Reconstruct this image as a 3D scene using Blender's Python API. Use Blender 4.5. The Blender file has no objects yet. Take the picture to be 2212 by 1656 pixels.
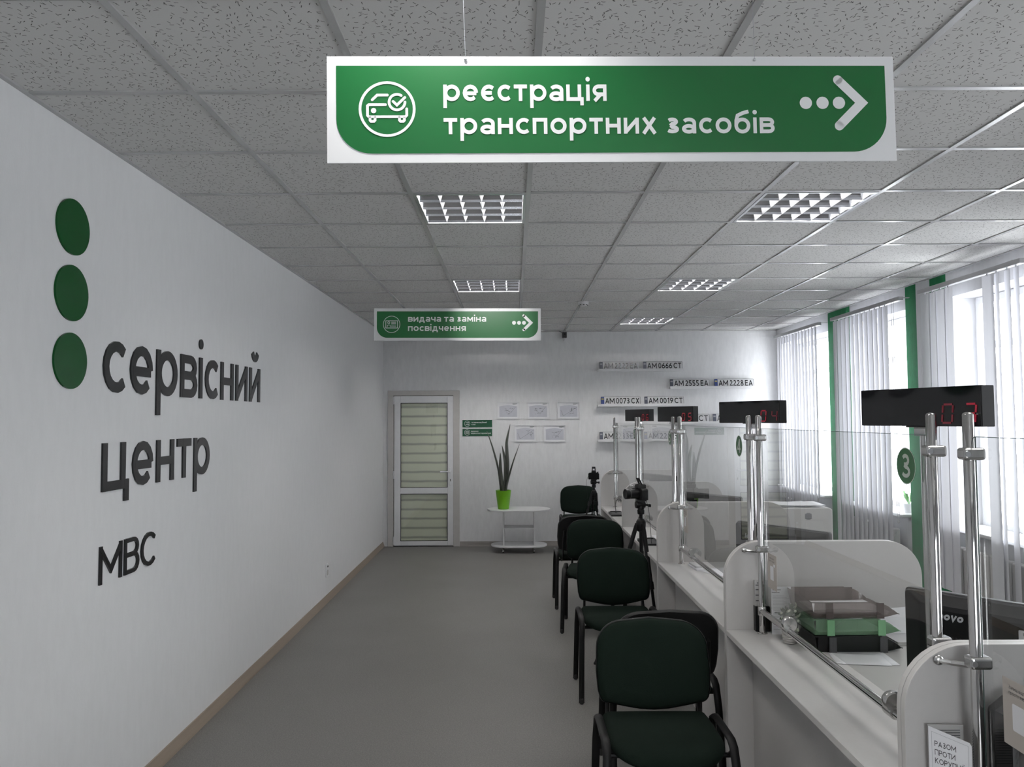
import bpy, math, random
from mathutils import Vector, Matrix
random.seed(7)
PI = math.pi
SC = bpy.context.scene
COL = SC.collection
R = math.radians

# ------------------------------------------------------------------ materials
def lin(c):
    def f(v):
        v /= 255.0
        return v / 12.92 if v <= 0.04045 else ((v + 0.055) / 1.055) ** 2.4
    return (f(c[0]), f(c[1]), f(c[2]), 1.0)

class NT:
    def __init__(s, name):
        s.m = bpy.data.materials.new(name); s.m.use_nodes = True
        s.t = s.m.node_tree; s.t.nodes.clear()
        s.out = s.n('ShaderNodeOutputMaterial')
    def n(s, typ, **kw):
        nd = s.t.nodes.new(typ)
        for k, v in kw.items(): setattr(nd, k, v)
        return nd
    def l(s, a, b): s.t.links.new(a, b)
    def math(s, op, a, b=None, c=None):
        nd = s.n('ShaderNodeMath', operation=op)
        for i, v in enumerate((a, b, c)):
            if v is None: continue
            if isinstance(v, (int, float)): nd.inputs[i].default_value = v
            else: s.l(v, nd.inputs[i])
        return nd.outputs[0]
    def mix(s, fac, a, b):
        nd = s.n('ShaderNodeMix', data_type='RGBA')
        for sock, v in ((nd.inputs[0], fac), (nd.inputs[6], a), (nd.inputs[7], b)):
            if isinstance(v, (int, float)): sock.default_value = v
            elif isinstance(v, tuple): sock.default_value = v
            else: s.l(v, sock)
        return nd.outputs[2]
    def coords(s, scale=(1, 1, 1)):
        tc = s.n('ShaderNodeTexCoord'); mp = s.n('ShaderNodeMapping')
        mp.inputs['Scale'].default_value = scale
        s.l(tc.outputs['Object'], mp.inputs['Vector'])
        return mp.outputs['Vector']
    def noise(s, vec, scale, detail=2.0, rough=0.5):
        nd = s.n('ShaderNodeTexNoise'); nd.inputs['Scale'].default_value = scale
        nd.inputs['Detail'].default_value = detail; nd.inputs['Roughness'].default_value = rough
        s.l(vec, nd.inputs['Vector']); return nd.outputs['Fac']
    def ramp(s, fac, p0, p1, c0=(0, 0, 0, 1), c1=(1, 1, 1, 1)):
        nd = s.n('ShaderNodeValToRGB'); e = nd.color_ramp.elements
        e[0].position, e[1].position = p0, p1; e[0].color, e[1].color = c0, c1
        s.l(fac, nd.inputs[0]); return nd.outputs[0]
    def bump(s, h, strength=0.2, dist=0.002):
        nd = s.n('ShaderNodeBump'); nd.inputs['Strength'].default_value = strength
        nd.inputs['Distance'].default_value = dist; s.l(h, nd.inputs['Height']); return nd.outputs[0]

def pbr(name, col, rough=0.5, metal=0.0, var=0.06, nscale=20.0, stretch=(1, 1, 1), bump=0.0, spec=0.5,
        emit=0.0, ecol=None, alpha=1.0, coat=0.0, bdist=0.001, trans=0.0):
    k = NT(name); b = k.n('ShaderNodeBsdfPrincipled'); k.l(b.outputs[0], k.out.inputs[0])
    c = lin(col)
    v = k.coords(stretch); nz = k.noise(v, nscale, 3.0)
    dk = tuple(x * (1 - var) for x in c[:3]) + (1.0,); lt = tuple(min(1, x * (1 + var)) for x in c[:3]) + (1.0,)
    k.l(k.mix(nz, dk, lt), b.inputs['Base Color'])
    b.inputs['Roughness'].default_value = rough; b.inputs['Metallic'].default_value = metal
    b.inputs['Specular IOR Level'].default_value = spec; b.inputs['Alpha'].default_value = alpha
    b.inputs['Coat Weight'].default_value = coat; b.inputs['Transmission Weight'].default_value = trans
    if emit:
        b.inputs['Emission Color'].default_value = lin(ecol or col); b.inputs['Emission Strength'].default_value = emit
    if bump: k.l(k.bump(nz, bump, bdist), b.inputs['Normal'])
    return k.m

def m_plaster(name, col, streak=0.05, grain=0.25):
    k = NT(name); b = k.n('ShaderNodeBsdfPrincipled'); k.l(b.outputs[0], k.out.inputs[0])
    c = lin(col)
    v = k.coords((12, 12, 3.6)); n1 = k.noise(v, 2.0, 5.0, 0.65)
    n2 = k.noise(k.coords(), 1.3, 2.0); n3 = k.noise(k.coords((60, 60, 22)), 3.0, 3.0)
    a = tuple(x * (1 - streak * 2) for x in c[:3]) + (1.0,)
    m1 = k.mix(k.ramp(n1, 0.36, 0.62), a, c)
    m2 = k.mix(k.ramp(n2, 0.3, 0.7), tuple(x * 0.95 for x in c[:3]) + (1.0,), c)
    mm = k.n('ShaderNodeMix', data_type='RGBA', blend_type='MULTIPLY'); mm.inputs[0].default_value = 0.5
    k.l(m1, mm.inputs[6]); k.l(m2, mm.inputs[7]); k.l(m1, b.inputs['Base Color'])
    b.inputs['Roughness'].default_value = 0.75; b.inputs['Specular IOR Level'].default_value = 0.25
    k.l(k.bump(k.math('ADD', n1, n3), grain, 0.003), b.inputs['Normal'])
    return k.m

def m_ceiling():
    k = NT('ceiling_tile_board'); b = k.n('ShaderNodeBsdfPrincipled'); k.l(b.outputs[0], k.out.inputs[0])
    v = k.coords(); masks = []
    for sc, off in ((40.0, 0.0), (45.0, 3.7)):
        mp = k.n('ShaderNodeMapping'); mp.inputs['Location'].default_value = (off, off * .6, 0); k.l(v, mp.inputs['Vector'])
        vo = k.n('ShaderNodeTexVoronoi', voronoi_dimensions='2D'); vo.inputs['Scale'].default_value = sc
        k.l(mp.outputs[0], vo.inputs['Vector'])
        sb = k.n('ShaderNodeVectorMath', operation='SUBTRACT'); k.l(mp.outputs[0], sb.inputs[0]); k.l(vo.outputs['Position'], sb.inputs[1])
        sx = k.n('ShaderNodeSeparateXYZ'); k.l(sb.outputs[0], sx.inputs[0])
        sr = k.n('ShaderNodeSeparateColor'); k.l(vo.outputs['Color'], sr.inputs[0])
        ang = k.math('MULTIPLY', sr.outputs[0], 3.0)
        cs, sn = k.math('COSINE', ang), k.math('SINE', ang)
        u = k.math('ADD', k.math('MULTIPLY', sx.outputs[0], cs), k.math('MULTIPLY', sx.outputs[1], sn))
        w = k.math('SUBTRACT', k.math('MULTIPLY', sx.outputs[1], cs), k.math('MULTIPLY', sx.outputs[0], sn))
        w = k.math('ADD', w, k.math('MULTIPLY', k.math('MULTIPLY', u, u), k.math('MULTIPLY', k.math('SUBTRACT', sr.outputs[1], 0.5), 90.0)))
        mk = k.math('MULTIPLY', k.math('LESS_THAN', k.math('ABSOLUTE', u), 0.0060), k.math('LESS_THAN', k.math('ABSOLUTE', w), 0.0012))
        masks.append(k.math('MULTIPLY', mk, k.math('GREATER_THAN', sr.outputs[2], 0.5)))
    mk = k.math('MAXIMUM', masks[0], masks[1])
    n = k.noise(v, 300.0, 2.0); n2 = k.noise(v, 0.8, 2.0)
    c = lin((214, 213, 211))
    base = k.mix(n, tuple(x * .93 for x in c[:3]) + (1.,), c)
    k.l(k.mix(mk, base, lin((92, 91, 89))), b.inputs['Base Color'])
    b.inputs['Roughness'].default_value = 0.9; b.inputs['Specular IOR Level'].default_value = 0.1
    return k.m

def m_floor():
    k = NT('speckled_vinyl'); b = k.n('ShaderNodeBsdfPrincipled'); k.l(b.outputs[0], k.out.inputs[0])
    v = k.coords(); n1 = k.noise(v, 330.0, 2.0, 0.7); n2 = k.noise(v, 130.0, 3.0, 0.7); n3 = k.noise(v, 1.6, 3.0)
    c0 = k.mix(k.ramp(n2, 0.35, 0.65), lin((92, 90, 88)), lin((114, 112, 109)))
    c1 = k.mix(k.ramp(n1, 0.60, 0.68), c0, lin((160, 157, 152)))
    c2 = k.mix(k.ramp(n1, 0.30, 0.36), lin((58, 56, 55)), c1)
    k.l(c2, b.inputs['Base Color'])
    rr = k.n('ShaderNodeMapRange'); k.l(n3, rr.inputs[0]); rr.inputs[3].default_value = 0.38; rr.inputs[4].default_value = 0.5
    k.l(rr.outputs[0], b.inputs['Roughness']); b.inputs['Specular IOR Level'].default_value = 0.35
    k.l(k.bump(n2, 0.05, 0.0006), b.inputs['Normal'])
    return k.m

def m_glass(name, tint=(1, 1, 1), ior=1.5, dust=0.03):
    k = NT(name); ge = k.n('ShaderNodeNewGeometry'); dt = k.n('ShaderNodeVectorMath', operation='DOT_PRODUCT')
    k.l(ge.outputs['Incoming'], dt.inputs[0]); k.l(ge.outputs['Normal'], dt.inputs[1])
    r0 = ((ior - 1) / (ior + 1)) ** 2; om = k.math('SUBTRACT', 1.0, k.math('ABSOLUTE', dt.outputs['Value']))
    f1 = k.math('ADD', k.math('MULTIPLY', k.math('POWER', om, 5.0), 1 - r0), r0)      # Schlick, same from both sides
    f2 = k.math('DIVIDE', k.math('MULTIPLY', f1, 2.0), k.math('ADD', f1, 1.0))
    tr = k.n('ShaderNodeBsdfTransparent'); tr.inputs[0].default_value = (*tint, 1)
    gl = k.n('ShaderNodeBsdfGlossy'); gl.inputs['Roughness'].default_value = 0.0; gl.inputs[0].default_value = (1, 1, 1, 1)
    mx = k.n('ShaderNodeMixShader'); k.l(f2, mx.inputs[0]); k.l(tr.outputs[0], mx.inputs[1]); k.l(gl.outputs[0], mx.inputs[2])
    df = k.n('ShaderNodeBsdfDiffuse'); df.inputs[0].default_value = (.8, .8, .8, 1)
    m2 = k.n('ShaderNodeMixShader'); m2.inputs[0].default_value = dust
    nz = k.noise(k.coords(), 6.0, 2.0); k.l(k.math('MULTIPLY', nz, dust * 2), m2.inputs[0])
    k.l(mx.outputs[0], m2.inputs[1]); k.l(df.outputs[0], m2.inputs[2]); k.l(m2.outputs[0], k.out.inputs[0])
    return k.m

def m_translucent(name, col, tw=0.45, stretch=(1, 1, 1)):
    k = NT(name); c = lin(col)
    nz = k.noise(k.coords(stretch), 40.0, 3.0)
    cc = k.mix(nz, tuple(x * .93 for x in c[:3]) + (1.,), c)
    d = k.n('ShaderNodeBsdfDiffuse'); t = k.n('ShaderNodeBsdfTranslucent'); k.l(cc, d.inputs[0]); k.l(cc, t.inputs[0])
    mx = k.n('ShaderNodeMixShader'); mx.inputs[0].default_value = tw
    k.l(d.outputs[0], mx.inputs[1]); k.l(t.outputs[0], mx.inputs[2]); k.l(mx.outputs[0], k.out.inputs[0])
    return k.m

def m_plasticsheet(name, col, alpha=0.5, rough=0.15):
    k = NT(name); c = lin(col)
    nz = k.noise(k.coords(), 12.0, 2.0)
    tr = k.n('ShaderNodeBsdfTransparent'); tr.inputs[0].default_value = tuple(min(1, .55 + .62 * x) for x in c[:3]) + (1,)
    b = k.n('ShaderNodeBsdfPrincipled'); b.inputs['Roughness'].default_value = rough
    k.l(k.mix(nz, tuple(x * .9 for x in c[:3]) + (1.,), c), b.inputs['Base Color'])
    mx = k.n('ShaderNodeMixShader'); mx.inputs[0].default_value = alpha
    k.l(tr.outputs[0], mx.inputs[1]); k.l(b.outputs[0], mx.inputs[2]); k.l(mx.outputs[0], k.out.inputs[0])
    return k.m

def m_stripes(name, ca, cb, per, duty, axis=2, soft=0.08, rough=0.6, emit=0.0):
    k = NT(name); b = k.n('ShaderNodeBsdfPrincipled'); k.l(b.outputs[0], k.out.inputs[0])
    v = k.coords(); sx = k.n('ShaderNodeSeparateXYZ'); k.l(v, sx.inputs[0])
    n = k.noise(v, 5.0, 2.0)
    z = k.math('ADD', sx.outputs[axis], k.math('MULTIPLY', n, per * .12))
    f = k.math('FRACT', k.math('DIVIDE', z, per))
    d = k.math('ABSOLUTE', k.math('SUBTRACT', f, 0.5))
    k.l(k.mix(k.ramp(d, duty - soft, duty + soft), lin(cb), lin(ca)), b.inputs['Base Color'])
    b.inputs['Roughness'].default_value = rough
    return k.m

M = {}
M['wall'] = m_plaster('white_plaster_smooth', (224, 224, 225), 0.015, 0.12)
M['wallb'] = m_plaster('white_plaster_textured', (226, 226, 227), 0.035, 0.3)
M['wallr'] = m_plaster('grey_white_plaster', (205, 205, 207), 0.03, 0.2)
M['green_paint'] = m_plaster('green_wall_paint', (24, 112, 66), 0.10, 0.3)
M['ceil'] = m_ceiling()
M['grid'] = pbr('white_enamel_grid', (172, 172, 171), 0.22)
M['floor'] = m_floor()
M['base'] = pbr('brown_vinyl_skirting', (138, 124, 110), 0.45, var=.12, nscale=4, stretch=(30, 1, 30))
M['baseg'] = pbr('grey_vinyl_skirting', (128, 122, 118), 0.5)
M['pvc'] = pbr('white_window_plastic', (226, 226, 228), 0.3)
M['casing'] = pbr('grey_door_casing', (186, 183, 180), 0.5)
M['gasket'] = pbr('black_gasket', (40, 40, 40), 0.6)
M['winglass'] = m_glass('window_glass', (0.96, 0.97, 0.97), 1.45, 0.0)
M['doorblind'] = m_stripes('pleated_cream_blind', (176, 178, 156), (240, 242, 214), 0.1214, 0.40, 2, 0.08)
M['glass'] = m_glass('counter_glass', (0.93, 0.945, 0.94), 1.5, 0.004)
M['glassedge'] = pbr('cut_glass_edge', (90, 110, 104), 0.2)
M['chrome'] = pbr('polished_chrome', (196, 194, 192), 0.06, 1.0, var=.02)
M['chrome2'] = pbr('satin_cast_metal', (198, 197, 195), 0.26, 1.0, var=.03)
M['steel'] = pbr('brushed_aluminium', (196, 198, 200), 0.3, 1.0, var=.05, stretch=(1, 1, 20))
M['lam'] = pbr('light_grey_laminate', (196, 194, 192), 0.32, var=.03, nscale=60)
M['lam2'] = pbr('grey_laminate_front', (186, 183, 181), 0.38, var=.03, nscale=60)
M['edge'] = pbr('laminate_edge_band', (214, 211, 208), 0.35, var=.02)
M['fab'] = pbr('dark_green_fabric', (15, 24, 19), 0.95, var=.35, nscale=420, bump=.4, spec=.1)
M['fabblk'] = pbr('black_fabric', (26, 27, 27), 0.95, var=.3, nscale=420, bump=.4, spec=.1)
M['frame'] = pbr('black_powder_coat', (14, 14, 14), 0.5, var=.1, spec=.2)
M['shell'] = pbr('black_chair_shell', (11, 11, 11), 0.55, var=.1, nscale=200, bump=.1, spec=.3)
M['signw'] = pbr('white_sign_board', (222, 222, 223), 0.35, var=.01)
M['signg'] = pbr('green_sign_film', (8, 92, 40), 0.36, var=.02, spec=.4)
M['signt'] = pbr('white_sign_vinyl', (226, 226, 226), 0.35, var=.01)
M['wgreen'] = pbr('dark_green_acrylic', (12, 70, 29), 0.25, var=.02, spec=.15)
M['wblack'] = pbr('black_acrylic', (24, 24, 25), 0.22, var=.02, spec=.35)
M['plq'] = pbr('dark_green_plaque', (10, 68, 42), 0.45, var=.02, spec=.3)
M['alum'] = pbr('louver_aluminium', (198, 200, 206), 0.22, 1.0, var=.03, nscale=30, bump=.05, bdist=.002)
M['tube'] = pbr('fluorescent_tube', (255, 252, 246), 0.4, emit=70.0, ecol=(255, 252, 248))
M['tubefar'] = pbr('fluorescent_tube_far', (255, 252, 246), 0.4, emit=95.0, ecol=(255, 252, 250))
M['tubeoff'] = pbr('unlit_fluorescent_tube', (235, 236, 238), 0.3)
M['fixhouse'] = pbr('white_fixture_housing', (210, 211, 214), 0.35)
M['black'] = pbr('black_plastic', (13, 13, 14), 0.4, var=.1, spec=.22)
M['blackm'] = pbr('matte_black_plastic', (14, 14, 15), 0.6, var=.1, nscale=100, spec=.2)
M['blackg'] = pbr('glossy_black_acrylic', (9, 9, 11), 0.05, var=.05, spec=.4)
M['rubber'] = pbr('black_rubber', (18, 18, 18), 0.8)
M['grey'] = pbr('dark_grey_plastic', (58, 58, 60), 0.45)
M['led'] = pbr('dim_red_led', (90, 10, 28), 0.4, emit=0.24, ecol=(210, 16, 52))
M['leddim'] = pbr('faint_red_led', (70, 10, 24), 0.4, emit=0.09, ecol=(190, 16, 48))
M['stkg'] = pbr('green_number_sticker', (44, 100, 58), 0.4, var=.02)
M['stkw'] = pbr('pale_number_film', (214, 218, 210), 0.4, var=.02)
M['paper'] = pbr('white_paper', (226, 226, 229), 0.7, var=.02)
M['paperg'] = pbr('grey_print_paper', (176, 174, 172), 0.6, var=.06)
M['paperb'] = pbr('beige_card', (178, 170, 162), 0.5, var=.03)
M['ink'] = pbr('dark_ink', (56, 56, 60), 0.6)
M['inkl'] = pbr('pale_ink', (150, 150, 156), 0.6)
M['mapp'] = pbr('printed_map_paper', (186, 187, 196), 0.35, var=.10, nscale=16)
M['platew'] = pbr('number_plate_reflective', (202, 202, 203), 0.3, var=.03)
M['plateb'] = pbr('number_plate_blue', (52, 70, 128), 0.35)
M['plateg'] = pbr('number_plate_slate', (74, 78, 92), 0.35)
M['yel'] = pbr('plate_flag_yellow', (170, 160, 90), 0.4)
M['shelf'] = pbr('white_lacquer_shelf', (216, 216, 217), 0.35, var=.02)
M['pot'] = pbr('lime_green_plastic', (104, 172, 10), 0.38, var=.03)
M['soil'] = pbr('dark_soil', (40, 34, 28), 0.95, var=.4, nscale=120)
M['leaf'] = pbr('dark_snake_plant_leaf', (52, 56, 46), 0.4, var=.5, nscale=60, stretch=(1, 1, .35))
M['blind'] = m_translucent('white_blind_fabric', (226, 226, 231), 0.12, (1, 1, .05))
M['rail'] = pbr('white_metal_rail', (176, 176, 178), 0.3)
M['radi'] = pbr('white_radiator_enamel', (200, 198, 196), 0.4)
M['sill'] = pbr('white_sill_board', (230, 230, 230), 0.3)
M['smoke'] = m_plasticsheet('smoke_grey_plastic', (132, 120, 116), 0.42)
M['tgreen'] = m_plasticsheet('clear_green_plastic', (146, 184, 150), 0.40)
M['luga'] = m_plasticsheet('smoke_lug_plastic', (84, 74, 72), .8)
M['lugb'] = m_plasticsheet('pale_green_lug_plastic', (150, 206, 158), .6)
M['clear'] = m_plasticsheet('clear_holder_plastic', (210, 214, 214), 0.18, 0.08)
M['printer'] = pbr('off_white_printer_shell', (206, 204, 202), 0.45)
M['fol'] = pbr('dark_green_foliage', (34, 50, 30), 0.7, var=.4, nscale=80)
M['ribbon'] = pbr('pale_ribbon', (214, 218, 200), 0.35, var=.08)
M['silver'] = pbr('silver_basket', (190, 188, 184), 0.35, 0.7, var=.25, nscale=50)
M['lf2'] = pbr('windowsill_leaf', (96, 160, 84), 0.5, var=.2)
M['lenovo'] = pbr('silver_logo_print', (200, 202, 204), 0.3, 0.3)
M['barcode'] = m_stripes('barcode_print', (96, 96, 98), (196, 196, 196), 0.004, 0.25, 0, 0.05)

# ------------------------------------------------------------------ mesh building
class MB:
    def __init__(s): s.v = []; s.f = []; s.mi = []; s.cur = 0
    def add(s, verts, faces):
        o = len(s.v); s.v += [tuple(p) for p in verts]
        for f in faces: s.f.append(tuple(i + o for i in f)); s.mi.append(s.cur)
        return s
    def box(s, x0, x1, y0, y1, z0, z1, mat=None):
        vs = [(x, y, z) for x in (x0, x1) for y in (y0, y1) for z in (z0, z1)]
        if mat is not None: vs = [mat @ Vector(p) for p in vs]
        return s.add(vs, [(0, 1, 3, 2), (4, 6, 7, 5), (0, 4, 5, 1), (2, 3, 7, 6), (0, 2, 6, 4), (1, 5, 7, 3)])
    def prism(s, poly, fn, d0, d1):
        """poly: 2D outline (ccw); fn(u, v, d) -> 3D"""
        n = len(poly); a = [fn(u, v, d0) for u, v in poly]; b = [fn(u, v, d1) for u, v in poly]
        fs = [tuple(range(n - 1, -1, -1)), tuple(range(n, 2 * n))]
        fs += [(i, (i + 1) % n, n + (i + 1) % n, n + i) for i in range(n)]
        return s.add(a + b, fs)
    def flat(s, poly, fn, d=0.0):
        return s.add([fn(u, v, d) for u, v in poly], [tuple(range(len(poly)))])
    def tube(s, pts, r, n=12, cap=True, closed=False, flat=None):
        pts = [Vector(p) for p in pts]; m = len(pts); rs = r if isinstance(r, (list, tuple)) else [r] * m
        rings = []; up = None
        for i in range(m):
            if closed: t = pts[(i + 1) % m] - pts[i - 1]
            else: t = pts[min(i + 1, m - 1)] - pts[max(i - 1, 0)]
            t.normalize()
            if up is None:
                up = Vector((0, 0, 1)) if abs(t.z) < .9 else Vector((1, 0, 0))
                if flat: up = Vector(flat)
            a = t.cross(up)
            if a.length < 1e-6: a = t.orthogonal()
            a.normalize(); b = a.cross(t).normalized(); up = b
            k = (rs[i], rs[i]) if not isinstance(rs[i], (list, tuple)) else rs[i]
            rings.append([pts[i] + a * (k[0] * math.cos(q)) + b * (k[1] * math.sin(q)) for q in [2 * PI * j / n for j in range(n)]])
        vs = [p for rg in rings for p in rg]; fs = []
        for i in range(m if closed else m - 1):
            i2 = (i + 1) % m
            for j in range(n):
                fs.append((i * n + j, i2 * n + j, i2 * n + (j + 1) % n, i * n + (j + 1) % n))
        if cap and not closed: fs += [tuple(range(n)), tuple(range(m * n - 1, (m - 1) * n - 1, -1))]
        return s.add(vs, fs)
    def lathe(s, prof, c=(0, 0, 0), n=24, sx=1.0, sy=1.0, axis=None):
        vs = []; fs = []; m = len(prof); mt = Matrix.Identity(3)
        if axis is not None: mt = Vector((0, 0, 1)).rotation_difference(Vector(axis)).to_matrix()
        for r, z in prof:
            for j in range(n):
                a = 2 * PI * j / n; vs.append(Vector(c) + mt @ Vector((r * math.cos(a) * sx, r * math.sin(a) * sy, z)))
        for i in range(m - 1):
            for j in range(n): fs.append((i * n + j, i * n + (j + 1) % n, (i + 1) * n + (j + 1) % n, (i + 1) * n + j))
        if prof[0][0] > 1e-5: fs.append(tuple(range(n - 1, -1, -1)))
        if prof[-1][0] > 1e-5: fs.append(tuple(range((m - 1) * n, m * n)))
        return s.add(vs, fs)
    def ball(s, c, r, n=12, m=8, sc=(1, 1, 1)):
        pr = [(math.sin(PI * i / m), -math.cos(PI * i / m)) for i in range(m + 1)]
        vs = []; fs = []
        for a, z in pr:
            for j in range(n):
                q = 2 * PI * j / n; vs.append((c[0] + r * sc[0] * a * math.cos(q), c[1] + r * sc[1] * a * math.sin(q), c[2] + r * sc[2] * z))
        for i in range(m):
            for j in range(n): fs.append((i * n + j, i * n + (j + 1) % n, (i + 1) * n + (j + 1) % n, (i + 1) * n + j))
        return s.add(vs, fs)
    def grid(s, fn, nu, nv):
        vs = [fn(i / nu, j / nv) for i in range(nu + 1) for j in range(nv + 1)]
        fs = [(i * (nv + 1) + j, (i + 1) * (nv + 1) + j, (i + 1) * (nv + 1) + j + 1, i * (nv + 1) + j + 1) for i in range(nu) for j in range(nv)]
        return s.add(vs, fs)
    def obj(s, name, mat, parent=None, smooth=False, bevel=0.0, seg=2, solid=0.0, sub=0, mw=None):
        me = bpy.data.meshes.new(name); me.from_pydata(s.v, [], s.f)
        mats = mat if isinstance(mat, (list, tuple)) else [mat]
        for m in mats: me.materials.append(m)
        if len(mats) > 1: me.polygons.foreach_set('material_index', s.mi)
        import bmesh
        bm = bmesh.new(); bm.from_mesh(me); bmesh.ops.recalc_face_normals(bm, faces=bm.faces); bm.to_mesh(me); bm.free()
        if smooth:
            me.polygons.foreach_set('use_smooth', [True] * len(me.polygons))
            try: me.set_sharp_from_angle(angle=R(42))
            except Exception: pass
        o = bpy.data.objects.new(name, me); COL.objects.link(o)
        if parent is not None: o.parent = parent
        if solid:
            md = o.modifiers.new('solid', 'SOLIDIFY'); md.thickness = solid; md.offset = 0
        if sub:
            md = o.modifiers.new('sub', 'SUBSURF'); md.levels = sub; md.render_levels = sub
        if bevel:
            md = o.modifiers.new('bev', 'BEVEL'); md.width = bevel; md.segments = seg; md.limit_method = 'ANGLE'; md.angle_limit = R(40)
        return o

def thing(name, label, cat, loc=(0, 0, 0), rz=0.0, group=None):
    o = bpy.data.objects.new(name, None); COL.objects.link(o); o.empty_display_size = .05
    o.location = loc; o.rotation_euler = (0, 0, rz); o['label'] = label; o['category'] = cat
    if group: o['group'] = group
    return o
def tag(o, label, cat, group=None, kind=None):
    o['label'] = label; o['category'] = cat
    if group: o['group'] = group
    if kind: o['kind'] = kind
    return o
def struct(o, label=None, cat=None):
    o['kind'] = 'structure'
    if label: o['label'] = label
    if cat: o['category'] = cat
    return o
def copy_tree(o, parent=None):
    c = o.copy(); COL.objects.link(c); c.parent = parent
    for ch in list(o.children): copy_tree(ch, c)
    return c
def rrect(w, h, r, n=6, corners=(1, 1, 1, 1), cx=0, cy=0):
    """rounded rectangle outline ccw, corners: bl, br, tr, tl"""
    pts = []
    for k, (sx, sy, a0) in enumerate(((-1, -1, 180), (1, -1, 270), (1, 1, 0), (-1, 1, 90))):
        x, y = cx + sx * w / 2, cy + sy * h / 2
        if corners[k] and r > 0:
            for i in range(n + 1):
                a = R(a0 + 90 * i / n); pts.append((x - sx * r + r * math.cos(a), y - sy * r + r * math.sin(a)))
        else: pts.append((x, y))
    return pts
def plane_fn(o, ux, uy):
    o, ux, uy = Vector(o), Vector(ux).normalized(), Vector(uy).normalized(); n = ux.cross(uy)
    return lambda u, v, d=0.0: o + ux * u + uy * v + n * d
XZ = lambda u, v, d=0.0: Vector((u, -d, v))          # faces -Y

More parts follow.
